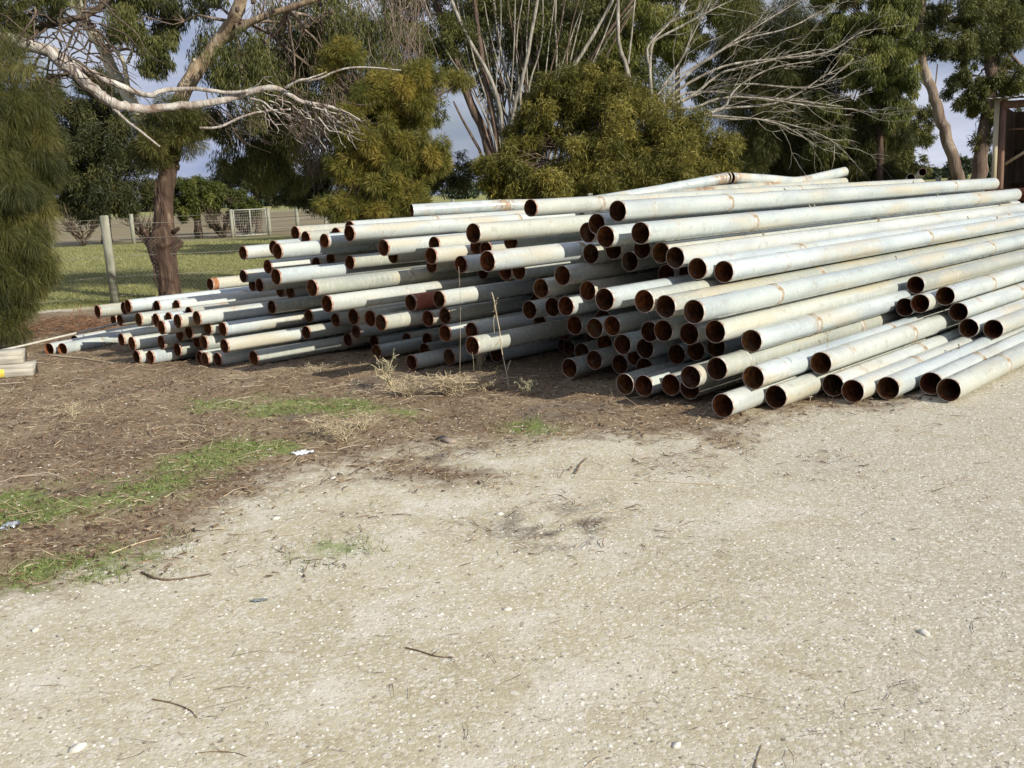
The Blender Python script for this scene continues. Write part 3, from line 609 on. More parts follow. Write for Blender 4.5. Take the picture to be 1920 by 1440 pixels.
    h = q.math('ADD', h, q.math('MULTIPLY', q.math('MULTIPLY', vf, soil), .8)); h = q.math('ADD', h, q.math('MULTIPLY', stone, .6))
    h = q.math('ADD', h, q.math('MULTIPLY', vf, .9))
    q.bump(h, .36, .009)
    return q.m
gme = np_mesh('ground', np.stack([XX, YY, ZZ], -1).reshape(-1, 3), GF, m_ground(), True,
              vattr={'soil': soil.ravel(), 'green': green.ravel(), 'stained': stain.ravel(), 'lawn': lawn.ravel(), 'dry': dry.ravel()})
tag(link_mesh('ground', gme), kind='structure')
from mathutils import kdtree
def gz(x, y):
    i = np.clip(np.searchsorted(GX, x) - 1, 0, nx - 2); j = np.clip(np.searchsorted(GY, y) - 1, 0, ny - 2)
    fx = (x - GX[i]) / (GX[i + 1] - GX[i]); fy = (y - GY[j]) / (GY[j + 1] - GY[j])
    return (ZZ[i, j] * (1 - fx) + ZZ[i + 1, j] * fx) * (1 - fy) + (ZZ[i, j + 1] * (1 - fx) + ZZ[i + 1, j + 1] * fx) * fy
def scatter_xy(n, ymin, ymax, bias=2.0, spread=.62, rg=RNG):
    """points spread over the ground, thicker near the viewer"""
    y = ymin + (ymax - ymin) * rg.random(n) ** bias
    x = (rg.random(n) * 2 - 1) * (y * spread + 1.2)
    return x, y

# pebbles --------------------------------------------------------------
def pebbles(n, seed, smin, smax, ymin, ymax, bias, keep):
    rg = np.random.default_rng(seed); x, y = scatter_xy(n, ymin, ymax, bias, rg=rg)
    so, gr_, st_, la, dr_ = masks(x, y); k = rg.random(n) < keep(so, la); x, y = x[k], y[k]; n = len(x)
    s = smin + (smax - smin) * rg.random(n) ** 3.5
    base = np.array([[1, 0, 0], [.45, .8, .0], [-.6, .75, 0], [-1, -.1, 0], [-.35, -.85, 0], [.6, -.7, 0], [.15, .1, .75], [0, 0, -.6]])
    F0 = np.array([[0, 1, 6], [1, 2, 6], [2, 3, 6], [3, 4, 6], [4, 5, 6], [5, 0, 6]])
    base = base[:7]
    V = base[None] * (1 + rg.uniform(-.28, .28, (n, 7, 3)))
    an = rg.uniform(0, 6.28, n); ca, sa = np.cos(an), np.sin(an)
    V[..., 0] *= rg.uniform(.9, 1.5, n)[:, None]
    Vx = V[..., 0] * ca[:, None] - V[..., 1] * sa[:, None]; Vy = V[..., 0] * sa[:, None] + V[..., 1] * ca[:, None]
    V = np.stack([Vx, Vy, V[..., 2] * .8], -1) * s[:, None, None]
    V += np.stack([x, y, gz(x, y) + s * .02], -1)[:, None, :]
    F = (F0[None] + (np.arange(n) * 7)[:, None, None]).reshape(-1, 3)
    return V.reshape(-1, 3), F, np.repeat(rg.random(n), 6)
q = NT('limestone_pebble', .9, 0, .2)
q.color(q.ramp(q.attr('tone'), [(0, c3(.20, .17, .13)), (.25, c3(.40, .36, .28)), (.7, c3(.64, .60, .51)), (1, c3(.78, .75, .68))]))
PEB = q.m
V1, F1, T1_ = pebbles(95000, 2, .0016, .0085, 1.6, 9.5, 1.3, lambda s, l: np.where(s > .5, .30, 1.0))
me = np_mesh('pebbles', V1, F1, PEB, False, fattr={'tone': T1_})
tag(link_mesh('pebbles', me), 'pale limestone pebbles scattered over the gravel yard', 'pebbles', kind='stuff')

# twigs, needles, leaves ------------------------------------------------
def sticks(n, seed, lmin, lmax, wmin, wmax, ymin, ymax, bias, keep, lift=0.004, curl=.8, seg=4, tilt=.12):
    rg = np.random.default_rng(seed); x, y = scatter_xy(n, ymin, ymax, bias, .66, rg)
    so, g_, st_, la, dr_ = masks(x, y); k = rg.random(n) < keep(x, y, so, g_, st_, la); x, y = x[k], y[k]; n = len(x)
    ln = lmin + (lmax - lmin) * rg.random(n) ** 2.2; wd = wmin + (wmax - wmin) * rg.random(n)
    a0 = rg.uniform(0, 6.28, n); cu = rg.normal(0, curl, n); ti = np.abs(rg.normal(0, tilt, n))
    V = []
    px, py, pz = x.copy(), y.copy(), gz(x, y) + lift
    for i in range(seg + 1):
        a = a0 + cu * i / seg
        wi = wd * (1 - .75 * (i / seg) ** 2)
        nxx, nyy = -np.sin(a), np.cos(a)
        V.append(np.stack([px - nxx * wi, py - nyy * wi, pz], -1)); V.append(np.stack([px + nxx * wi, py + nyy * wi, pz + wi * .3], -1)); V.append(np.stack([px, py, pz + wi * 1.5], -1))
        px = px + np.cos(a) * ln / seg; py = py + np.sin(a) * ln / seg; pz = pz + ln / seg * ti * (1 if i < seg / 2 else -.8)
    V = np.stack(V, 1); m = V.shape[1]
    f = []
    for i in range(seg):
        b = i * 3; f += [[b, b + 3, b + 5, b + 2], [b + 2, b + 5, b + 4, b + 1]]
    F = (np.array(f)[None] + (np.arange(n) * m)[:, None, None]).reshape(-1, 4)
    return V.reshape(-1, 3), F, np.repeat(rg.random(n), len(f))
q = NT('dry_litter', .9, 0, .15)
q.color(q.ramp(q.attr('tone'), [(0, c3(.05, .028, .018)), (.4, c3(.14, .075, .042)), (.75, c3(.27, .17, .10)), (.9, c3(.45, .35, .22)), (1, c3(.58, .48, .33))]))
LITTER = q.m
q = NT('bleached_twig', .9, 0, .15)
q.color(q.ramp(q.attr('tone'), [(0, c3(.12, .075, .05)), (.5, c3(.30, .22, .15)), (1, c3(.52, .45, .34))])); TWIGM = q.m
q = NT('bark_flake', .9, 0, .15)
q.color(q.ramp(q.attr('tone'), [(0, c3(.05, .032, .022)), (.45, c3(.13, .085, .055)), (.8, c3(.25, .18, .12)), (1, c3(.46, .39, .28))])); BARKL = q.m
q = NT('dry_straw', .9, 0, .15)
q.color(q.ramp(q.attr('tone'), [(0, c3(.22, .16, .09)), (.5, c3(.42, .34, .21)), (1, c3(.62, .54, .38))])); STRAW = q.m
def stuff(name, parts, mat, label, cat):
    V = []; F = []; T = []; n = 0
    for v, f, t in parts: V.append(v); F.append(f + n); T.append(t); n += len(v)
    me = np_mesh(name, np.concatenate(V), np.concatenate(F), mat, False, fattr={'tone': np.concatenate(T)})
    return tag(link_mesh(name, me), label, cat, kind='stuff')
stuff('fallen_needles', [
    sticks(9500, 11, .015, .14, .0005, .0012, 1.6, 9, 1.2, lambda x, y, s, g, t, l: .25 + .75 * (s + t > .3), curl=1.0),
    sticks(34000, 12, .02, .13, .001, .003, 4.2, 16, 1.1, lambda x, y, s, g, t, l: np.where(l > .4, .0, np.clip(s * 1.1 + t, 0, 1) * np.where(g > .5, .4, 1)), curl=.6, seg=3, tilt=.25)],
    LITTER, 'brown fallen needles and twigs littering soil and gravel', 'leaf litter')
stuff('bark_litter', [
    sticks(17000, 13, .012, .07, .002, .007, 4.2, 14, 1.2, lambda x, y, s, g, t, l: np.where(l > .3, 0, np.clip(s * 1.2 - .1, 0, 1)), curl=.25, seg=3, tilt=.10)],
    BARKL, 'flakes of brown bark and dead leaves on the soil', 'bark litter')
stuff('dry_grass_litter', [sticks(15000, 15, .03, .16, .0008, .0022, 4.2, 15, 1.1, lambda x, y, s, g, t, l: np.where(l > .6, .15, np.clip(s, 0, 1) * np.clip((fbm(x, y, 1.1, 4, 91) - .42) * 6, .06, 1)), curl=.8, seg=3, tilt=.3)],
    STRAW, 'pale straw and dry grass stems lying over the soil', 'dry grass')
stuff('twig_litter', [
    sticks(520, 14, .12, .55, .002, .005, 4.2, 14, 1.3, lambda x, y, s, g, t, l: np.where(l > .5, .2, (s > .4) * 1.0), curl=.7, seg=6, tilt=.12)],
    TWIGM, 'pale dead twigs strewn across the brown soil', 'twigs')

# short grass -----------------------------------------------------------
def blades(x, y, h, wdt, rg, lean=.5):
    n = len(x); a = rg.uniform(0, 6.28, n); z = gz(x, y) - .004; l = rg.normal(0, lean, n) * h
    dx, dy = np.cos(a), np.sin(a); b = rg.uniform(0, 6.28, n); ex, ey = np.cos(b) * l, np.sin(b) * l
    V = np.stack([np.stack([x - dx * wdt, y - dy * wdt, z], -1), np.stack([x + dx * wdt, y + dy * wdt, z], -1),
                  np.stack([x + ex * .45 + dx * wdt * .7, y + ey * .45 + dy * wdt * .7, z + h * .6], -1), np.stack([x + ex, y + ey, z + h], -1)], 1).reshape(-1, 3)
    return V, (np.arange(n) * 4)[:, None] + np.array([[0, 1, 2, 3]]), rg.random(n)
rg = np.random.default_rng(31)
x, y = scatter_xy(260000, 4.2, 12, 1.0, .66, rg); s_, g_, t_, l_, d_ = masks(x, y)
k = rg.random(len(x)) < g_ * .95 * (fbm(x, y, .3, 3, 77) > .42); x, y = x[k], y[k]
grass_m = leaf_mat('grass_blade', c3(.08, .12, .03), c3(.16, .21, .06), c3(.34, .34, .15), .25)
stuff('grass_patch', [blades(x, y, rg.uniform(.008, .035, len(x)), .0022, rg, .6)], grass_m, 'short bright green grass in patches on the bare soil', 'grass')
n = 170000; y = 15.5 + 30 * rg.random(n) ** 1.6; x = -y * .56 - .5 + rg.random(n) * (y * .42 + 2.5); s_, g_, t_, l_, d_ = masks(x, y); k = rg.random(n) < l_; x, y = x[k], y[k]
lawn_m = leaf_mat('lawn_blade', c3(.16, .175, .055), c3(.25, .26, .09), c3(.42, .39, .19), .3)
stuff('lawn_grass', [blades(x, y, rg.uniform(.02, .07, len(x)), .0035 + .0004 * (y - 15), rg, .7)], lawn_m, 'mown lawn grass beyond the wire fence', 'grass')

# ------------------------------------------------------------------ foliage builders
def leaf_cloud(P, L_, Wd, droop, rg, tone, spread=None, dirs=None):
    n = len(P); d = rg.normal(size=(n, 3)); d /= np.linalg.norm(d, axis=1)[:, None]
    if dirs is not None: d = d * .55 + dirs; 
    d = d * (1 - droop) + np.array([0, 0, -1.0]) * droop; d /= np.linalg.norm(d, axis=1)[:, None] + 1e-9
    r_ = rg.normal(size=(n, 3)); b = np.cross(d, r_); b /= np.linalg.norm(b, axis=1)[:, None] + 1e-9
    ln = L_ * rg.uniform(.6, 1.25, n)[:, None]; wd = Wd * rg.uniform(.7, 1.3, n)[:, None]
    sag = np.array([0, 0, -1.0]) * ln * .12
    V = np.stack([P, P + d * ln * .4 + b * wd * .5, P + d * ln + sag, P + d * ln * .4 - b * wd * .5], 1).reshape(-1, 3)
    F = (np.arange(n) * 4)[:, None] + np.array([[0, 1, 2, 3]])
    return V, F, np.clip(tone, 0, 1)
def fan_cloud(C, R, n, L_, Wd, rg, tone, up=0.0):
    """tufts: leaves radiate outward from clump centres"""
    d = rg.normal(size=(n, 3)); d /= np.linalg.norm(d, axis=1)[:, None]
    rad = rg.random(n) ** (1 / 2.2)
    return C + d * rad[:, None] * R, d
LEAF_K = 1.6
def crown(specs, L_, Wd, droop, seed, sub=26, subr=.26, tuft=False, tone_c=.5, flat=1.0, depth=1.0):
    """specs: (px, py, depth, rx_px, ry_px, leaves) ellipsoids placed at real distances; each broken up into uneven clumps"""
    rg = np.random.default_rng(seed); parts = []; cent = []
    for (px, py, t, rx, ry, n) in specs:
        n = int(n * LEAF_K); c = at(px, py, t); RX = rx * t / F_PX; RY = ry * t / F_PX; RD = (RX + RY) / 2 * depth
        m = max(6, int(sub * max(1, (rx * ry) ** .5 / 60)))
        d = rg.normal(size=(m, 3)); d /= np.linalg.norm(d, axis=1)[:, None]
        rr = rg.uniform(.15, 1.0, m) ** .6
        cc = c + d * rr[:, None] * np.array([RX, RD, RY])
        cr = subr * (RX + RY) / 2 * rg.uniform(.5, 1.35, m) * 1.15
        wts = cr ** 1.6; wts /= wts.sum(); k = rg.choice(m, n, p=wts)
        e = rg.normal(size=(n, 3)); e /= np.linalg.norm(e, axis=1)[:, None]; q_ = rg.random(n) ** (1 / 2.4)
        P = cc[k] + e * (q_ * cr[k])[:, None] * np.array([1, 1, flat])
        ct = rg.normal(0, .16, m)
        tone = tone_c + ct[k] + rg.normal(0, .16, n)
        parts.append(leaf_cloud(P, L_, Wd, droop, rg, tone, dirs=(e if tuft else None)))
        cent.append((c, cc, cr))
    return parts, cent
def join_parts(parts):
    V = []; F = []; T = []; n = 0
    for v, f, t in parts: V.append(v); F.append(f + n); T.append(t); n += len(v)
    return np.concatenate(V), np.concatenate(F), np.concatenate(T)
def foliage(name, parts, mat, parent):
    V, F, T = join_parts(parts); o = link_mesh(name, np_mesh(name, V - np.array(parent.location), F, mat, False, fattr={'tone': T}), parent); return o
def wander(a, b, n, amp, rg, sag=0.0):
    t = np.linspace(0, 1, n)[:, None]; P = a + (b - a) * t
    o = np.cumsum(rg.normal(0, 1, (n, 3)), 0); o -= o[0] + (o[-1] - o[0]) * t
    P = P + o * amp * np.linalg.norm(b - a) / n ** .5; P[:, 2] += sag * np.sin(t[:, 0] * np.pi) * np.linalg.norm(b - a); return P
def smooth_path(P, it=2):
    P = np.array(P, float)
    for _ in range(it):
        Q = [P[0]]
        for a, b in zip(P[:-1], P[1:]): Q += [a * .75 + b * .25, a * .25 + b * .75]
        Q.append(P[-1]); P = np.array(Q)
    return P
def limb(mb, pts, r0, r1, k=8, rg=None, rough=.07, it=2, power=1.0):
    P = smooth_path([np.asarray(p, float) for p in pts], it); n = len(P)
    r = r0 + (r1 - r0) * np.linspace(0, 1, n) ** power
    if rg is not None: r = r * (1 + rg.uniform(-rough, rough, n)); P = P + rg.normal(0, 1, P.shape) * r[:, None] * .10
    mb.tube(P, r, k, jitter=rough, rng=rg or RNG); return P
def branches_to(mb, root, cents, r, rg, kmax=10, amp=.12, sag=.05, k=5):
    for c, cc, cr in cents:
        idx = rg.permutation(len(cc))[:kmax]; mid = c * .55 + root * .45
        P = wander(root, mid, 6, amp, rg, sag); mb.tube(P, np.linspace(r, r * .55, 6), k)
        for i in idx: mb.tube(wander(mid, cc[i], 6, amp, rg, sag), np.linspace(r * .45, r * .10, 6), 4, caps=False)
def rooted(x, y, base=None):
    g = np.array(base if base is not None else gnd(x, y)); return g
def P3(*a): return [at(*q) for q in a]

BARK_PALE = bark_mat('pale_smooth_bark', c3(.30, .24, .18), c3(.56, .52, .45), c3(.66, .63, .56), 5)
BARK_BROWN = bark_mat('shedding_brown_bark', c3(.030, .019, .015), c3(.10, .064, .045), c3(.29, .22, .16), 5)
BARK_DARK = bark_mat('dark_bark', c3(.045, .035, .028), c3(.12, .09, .065), c3(.2, .155, .11), 6)
BARK_RED = bark_mat('reddish_bark', c3(.06, .042, .034), c3(.15, .105, .08), c3(.28, .22, .17), 6)
BARK_GREY = bark_mat('grey_twig_bark', c3(.13, .11, .085), c3(.30, .275, .23), c3(.47, .44, .38), 7)
LEAF_EUC = leaf_mat('eucalypt_leaf', c3(.035, .043, .011), c3(.092, .102, .026), c3(.23, .22, .07), .35)
LEAF_BRIGHT = leaf_mat('bright_gum_leaf', c3(.045, .06, .012), c3(.13, .15, .032), c3(.32, .31, .085), .38)
LEAF_WATTLE = leaf_mat('golden_wattle_leaf', c3(.07, .085, .018), c3(.19, .185, .036), c3(.42, .31, .065), .38)
LEAF_OLIVE = leaf_mat('olive_wattle_leaf', c3(.055, .058, .010), c3(.145, .138, .025), c3(.38, .32, .075), .36)
LEAF_CASU = leaf_mat('she_oak_needle', c3(.028, .034, .009), c3(.078, .084, .020), c3(.20, .18, .048), .33)
LEAF_DARK = leaf_mat('dark_conifer_leaf', c3(.02, .026, .009), c3(.052, .060, .019), c3(.14, .13, .042), .25)
LEAF_FAR = leaf_mat('distant_leaf', c3(.03, .045, .025), c3(.06, .08, .045), c3(.11, .13, .075), .2)

def tree(name, label, cat, base, group=None):
    e = empty(name, tuple(base)); return tag(e, label, cat, group)
def local(mb, e):  # shift collected geometry into the thing's own frame
    for i in range(len(mb.v)): mb.v[i] = mb.v[i] - np.array(e.location)
    return mb

# --- rough barked gum in the left middle --------------------------------
rg = np.random.default_rng(100)
g0 = gnd(320, 560); T0 = (g0 - CAMP) @ (ROT @ np.array([0, 0, -1.0]))
e = tree('gum_tree', 'rough barked gum with forked pale limbs standing by the wire fence', 'tree', (g0[0], g0[1], 0))
m = MB()
pts = P3((322, 572, T0), (319, 545, T0), (314, 510, T0), (304, 475, T0), (304, 450, T0), (308, 425, T0), (306, 390, T0), (310, 350, T0), (318, 302, T0))
P = smooth_path(pts, 4); P = P[:: max(1, len(P) // 110)]; n = len(P); hh = np.linspace(0, 1, n)
rr = np.interp(hh, [0, .06, .14, .3, .40, .47, .54, .62, .8, 1], [.24, .20, .180, .180, .225, .245, .205, .155, .145, .160])
K_ = 40; an = np.linspace(0, 2 * np.pi, K_, endpoint=False); AA, HH = np.meshgrid(an, hh * 4.2); ca_, sa_ = np.cos(AA), np.sin(AA)
fis = np.abs(fbm(ca_ * 1.3 + 5, sa_ * 1.3 + HH * .30, .30, 4, 61) - .5) * 2
fis2 = fbm(ca_ * 2 + HH * .5, sa_ * 2 - HH * .9, .35, 4, 66)
R_ = rr[:, None] * (1 + .10 * (fbm(ca_ + 9, sa_ + HH * .8, .9, 3, 62) - .5)) + .045 * np.clip(fis, 0, .5) + .03 * (fis2 - .5)
for (a0, h0, s_, wd_) in [(-.3, .50, .13, .35), (-.1, .44, .09, .3), (.2, .47, .07, .25), (3.0, .50, .10, .35), (2.6, .42, .07, .4), (-1.2, .46, .06, .4), (-.8, .30, .05, .4), (-1.9, .55, .05, .35), (-1.5, .12, .05, .5)]:
    R_ += s_ * np.exp(-(np.angle(np.exp(1j * (AA - a0))) / wd_) ** 2 - ((HH / 4.2 - h0) / .035) ** 2) * (1 + .5 * (fis2 - .5))
V = P[:, None, :] + np.stack([ca_ * R_, sa_ * R_, np.zeros_like(R_)], -1); i_, j_ = np.meshgrid(np.arange(n - 1), np.arange(K_), indexing='ij'); j2_ = (j_ + 1) % K_
m.add(V.reshape(-1, 3), np.stack([i_ * K_ + j_, i_ * K_ + j2_, (i_ + 1) * K_ + j2_, (i_ + 1) * K_ + j_], -1).reshape(-1, 4).tolist())
m.tube(P3((290, 455, T0), (270, 432, T0), (262, 420, T0)), [.10, .05, .02], 8, jitter=.15, rng=rg)
m.tube(P3((318, 440, T0), (335, 428, T0 - .2)), [.06, .03], 8, jitter=.15, rng=rg)
for k in range(16):  # hanging strips of bark
    f = rg.integers(4, n - 6); a = P[f] + np.array([rg.uniform(-.17, .17), -.16, 0]); m.tube([a, a + [rg.normal(0, .02), -.02, -.25], a + [rg.normal(0, .04), -.03, -rg.uniform(.4, .7)]], [.012, .02, .004], 4)
local(m, e).build('trunk', BARK_BROWN, e, True)
m = MB()
A = limb(m, P3((318, 315, T0), (324, 260, T0), (334, 190, T0), (368, 128, T0), (408, 82, T0), (442, 35, T0 - .3), (458, -20, T0 - .6), (478, -140, T0 - 1)), .16, .09, 12, rg)
limb(m, P3((405, 85, T0), (440, 62, T0 - .2), (478, 36, T0 - .4), (540, 16, T0 - .6), (620, -10, T0 - .8), (700, -60, T0 - 1)), .085, .03, 8, rg)
limb(m, P3((345, 165, T0), (352, 140, T0), (366, 113, T0 - .1)), .05, .05, 8, rg)
local(m, e).build('limb', bark_mat('cream_brown_bark', c3(.13, .09, .06), c3(.30, .225, .145), c3(.50, .43, .32), 4), e, True)
m = MB()
limb(m, P3((314, 310, T0), (286, 250, T0 + .2), (250, 195, T0 + .3), (218, 145, T0 + .4), (195, 92, T0 + .4), (165, 50, T0 + .4), (142, -5, T0 + .4), (128, -90, T0 + .4)), .125, .085, 10, rg)
limb(m, P3((245, 190, T0 + .3), (238, 150, T0), (232, 112, T0), (205, 80, T0), (180, 55, T0)), .05, .03, 7, rg)
limb(m, P3((240, 118, T0), (250, 90, T0), (262, 60, T0 - .2)), .035, .015, 6, rg)
local(m, e).build('limb', bark_mat('greenish_bark', c3(.24, .21, .14), c3(.46, .44, .33), c3(.58, .56, .46), 4), e, True)
pr, cn = crown([(270, 40, T0, 80, 66, 6000), (300, 100, T0 - .3, 42, 54, 2800), (225, -30, T0, 110, 40, 3600), (385, -5, T0, 50, 36, 1500),
                (450, 150, T0 - .5, 60, 90, 3600), (520, 130, T0 + 1, 90, 110, 8000), (560, 270, T0 + 1, 90, 85, 8500), (470, 300, T0 + 1.5, 70, 60, 4500),
                (400, 110, T0 + 1, 50, 60, 1500), (640, 60, T0 + .6, 110, 100, 9000), (690, 190, T0 + 1, 60, 80, 4500), (440, 235, T0 + 1, 90, 35, 3500)], .105, .017, .62, 101, 22, .30)
m = MB()
branches_to(m, at(440, 40, T0 - .3), cn[:1] + cn[3:6] + cn[9:11], .035, rg, 12)
branches_to(m, at(540, 20, T0 - .5), cn[5:8] + cn[9:12], .03, rg, 12)
branches_to(m, at(200, 95, T0 + .4), cn[0:3], .03, rg, 12)
# fine drooping dead twigs
for k in range(480):
    x0 = rg.uniform(470, 790); y0 = rg.uniform(-60, 150) if x0 > 520 else rg.uniform(-30, 60); t = T0 + rg.uniform(0, 2.4)
    x1 = x0 + rg.uniform(-50, 70); y1 = y0 + rg.uniform(50, 190)
    m.tube(wander(at(x0, y0, t), at(x1, y1, t + rg.uniform(-.4, .4)), 7, .13, rg, .05), np.linspace(rg.uniform(.005, .012), .002, 7), 4, caps=False)
for k in range(150):
    x0 = rg.uniform(560, 660); y0 = rg.uniform(180, 270); t = T0 + rg.uniform(-.5, .8)
    m.tube(wander(at(x0, y0, t), at(x0 + rg.uniform(-30, 30), y0 + rg.uniform(50, 110), t), 6, .15, rg, .0), np.linspace(.008, .003, 6), 4, caps=False)
local(m, e).build('twigs', bark_mat('brown_twig_bark', c3(.09, .065, .05), c3(.21, .16, .125), c3(.38, .32, .265), 8), e)
foliage('crown', pr, LEAF_EUC, e)
pr, cn = crown([(318, 240, T0 - .6, 62, 62, 13000), (285, 285, T0 - .5, 40, 30, 3500), (350, 215, T0 - .5, 40, 30, 3500)], .11, .007, .25, 102, 26, .34, tuft=True, tone_c=.55)
foliage('epicormic_tuft', pr, LEAF_CASU, e)
# gumnut clusters
for (x, y) in [(445, 18), (500, 30), (475, 3), (512, 18), (548, 12), (555, 28), (575, 50), (498, 78), (505, 55), (600, 8), (585, 2), (620, 22)]:
    m = MB(); c = at(x, y, T0 - .6)
    for k in range(2):
        a_ = rg.uniform(0, 3.1); d_ = np.array([math.cos(a_), .3, math.sin(a_)]) * .028; m.tube([c - d_ * 2, c - d_, c, c + d_, c + d_ * 2], [.006, .030, .036, .028, .006], 7, jitter=.25, rng=rg)
    local(m, e).build('gumnut_cluster', BARK_DARK, e)

# --- gum leaning in from the left edge, long bare limbs ---------------------
e = tree('gum_tree', 'gum outside the left edge reaching long bare white limbs across', 'tree', (-8.6, 13.2, 0)); rg = np.random.default_rng(110); TT = 13.2
m = MB(); b0 = np.array([-8.6, 13.2, -.05]); f0 = at(-160, 30, TT)
limb(m, [b0, b0 + [.1, 0, 1.5], f0 - [.3, 0, .5], f0, at(-120, -150, TT)], .26, .14, 12, rg)
local(m, e).build('trunk', BARK_PALE, e, True)
m = MB()
limb(m, P3((-165, 40, TT), (-60, 50, TT), (0, 70, TT), (50, 82, TT), (92, 95, TT), (130, 128, TT), (165, 160, TT), (198, 188, TT), (228, 200, TT), (270, 206, TT + .2), (330, 200, TT + .4), (400, 193, TT + .5), (445, 181, TT + .6), (480, 168, TT + .6), (510, 162, TT + .6), (535, 172, TT + .7), (560, 190, TT + .7), (600, 196, TT + .8), (640, 206, TT + .9), (675, 226, TT + 1)), .125, .018, 10, rg, .05, 2, .62)
limb(m, P3((95, 90, TT), (120, 108, TT + .1), (160, 130, TT + .2), (200, 150, TT + .2), (240, 168, TT + .3), (285, 182, TT + .3), (298, 170, TT + .3), (340, 166, TT + .4), (390, 168, TT + .4), (430, 175, TT + .5), (465, 170, TT + .5)), .055, .02, 8, rg, .06)
limb(m, P3((205, 195, TT), (222, 212, TT), (240, 230, TT - .1), (262, 245, TT - .2), (300, 275, TT - .2)), .028, .01, 6, rg)
limb(m, P3((375, 240, TT + .6), (412, 240, TT + .6), (440, 224, TT + .6), (470, 213, TT + .6), (505, 207, TT + .7), (545, 205, TT + .7)), .02, .013, 6, rg)
limb(m, P3((470, 185, TT + .6), (495, 190, TT + .6), (508, 205, TT + .6), (525, 212, TT + .6), (545, 216, TT + .6)), .018, .006, 6, rg)
limb(m, P3((535, 165, TT + .6), (560, 150, TT + .5), (580, 148, TT + .5), (612, 135, TT + .5)), .025, .008, 6, rg)
limb(m, P3((560, 150, TT + .6), (590, 152, TT + .5), (640, 128, TT + .5), (690, 125, TT + .5), (752, 132, TT + .5)), .018, .008, 6, rg)
limb(m, P3((608, 197, TT + .8), (615, 222, TT + .8), (640, 240, TT + .8), (662, 250, TT + .8)), .018, .006, 6, rg)
limb(m, P3((572, 196, TT + .8), (585, 235, TT + .8), (598, 262, TT + .8), (612, 280, TT + .8)), .014, .005, 5, rg)
limb(m, P3((-100, 30, TT), (-20, 35, TT), (30, 15, TT), (70, 2, TT), (120, -20, TT)), .07, .03, 8, rg)
for k in range(20):
    x0 = rg.uniform(440, 640); y0 = 165 + (x0 - 440) * .2 + rg.uniform(0, 25); t = TT + .7
    P_ = wander(at(x0, y0, t), at(x0 + rg.uniform(20, 110), y0 + rg.uniform(-40, 75), t + rg.uniform(-.3, .3)), 8, .14, rg); m.tube(P_, np.linspace(rg.uniform(.007, .013), .003, 8), 5, caps=False)
    m.tube(wander(P_[4], P_[4] + np.array([rg.uniform(0, .35), rg.normal(0, .1), rg.uniform(-.25, .12)]), 5, .14, rg), np.linspace(.006, .002, 5), 4, caps=False)
local(m, e).build('limb', bark_mat('white_bark', c3(.20, .14, .105), c3(.46, .42, .37), c3(.62, .59, .54), 7), e, True)
m = MB()
limb(m, P3((-100, 60, TT + .5), (-10, 65, TT + .5), (40, 66, TT + .5), (85, 48, TT + .5), (130, 36, TT + .5), (160, 32, TT + .5), (200, 5, TT + .5), (230, -40, TT + .5)), .06, .035, 8, rg)
for k in range(150):
    x0 = rg.uniform(-60, 190); y0 = rg.uniform(0, 150); t = TT + rg.uniform(-.8, 1)
    m.tube(wander(at(x0, y0, t), at(x0 + rg.uniform(-90, 130), y0 + rg.uniform(-10, 110), t), 7, .13, rg), np.linspace(rg.uniform(.008, .02), .003, 7), 4, caps=False)
for k in range(70):
    x0 = rg.uniform(380, 640); y0 = rg.uniform(170, 240); t = TT + .7
    m.tube(wander(at(x0, y0, t), at(x0 + rg.uniform(-10, 110), y0 + rg.uniform(10, 70), t), 6, .13, rg), np.linspace(rg.uniform(.005, .01), .002, 6), 4, caps=False)
local(m, e).build('twigs', BARK_DARK, e)
pr, cn = crown([(-10, 30, TT, 90, 70, 4500), (80, 5, TT, 60, 30, 1500)], .10, .012, .5, 111, 20, .3)
foliage('crown', pr, LEAF_EUC, e)

# --- she-oak at the left edge ----------------------------------------------
def weeping(name, label, cat, base, specs, seed, mat, L_, Wd, droop, trunk_pts, r0, r1, bark, sub=40, subr=.25, group=None, tone_c=.5, kmax=12, tuft=False, bk=.03):
    rg = np.random.default_rng(seed); e = tree(name, label, cat, base, group); m = MB()
    P = limb(m, trunk_pts, r0, r1, 10, rg); pr, cn = crown(specs, L_, Wd, droop, seed + 1, sub, subr, tuft, tone_c)
    br = MB(); branches_to(br, P[int(len(P) * .7)], cn, bk, rg, kmax)
    local(m, e).build('trunk', bark, e, True); local(br, e).build('branches', bark, e); foliage('crown', pr, mat, e); return e
b = gnd(-20, 640)
weeping('she_oak', 'large weeping she-oak with fine dark green needles at the left edge', 'tree', (b[0], b[1], 0),
        [(-20, 170, 12.4, 110, 110, 12000), (20, 260, 12.4, 75, 110, 24000), (-8, 380, 12.3, 96, 110, 30000), (20, 480, 12.3, 68, 90, 20000), (-10, 560, 12.2, 85, 70, 16000), (-60, 300, 12.6, 90, 180, 14000), (-170, 320, 12.9, 110, 170, 12000), (-150, 500, 12.8, 100, 90, 8000), (-260, 420, 13.2, 90, 160, 6000)],
        120, LEAF_CASU, .17, .0042, .55, [np.array([b[0], b[1], -.05]), np.array([b[0] - .1, b[1], 1.2]), at(-30, 300, 12.4), at(-20, 120, 12.4)], .16, .05, BARK_DARK, 46, .20, tuft=True, tone_c=.5)
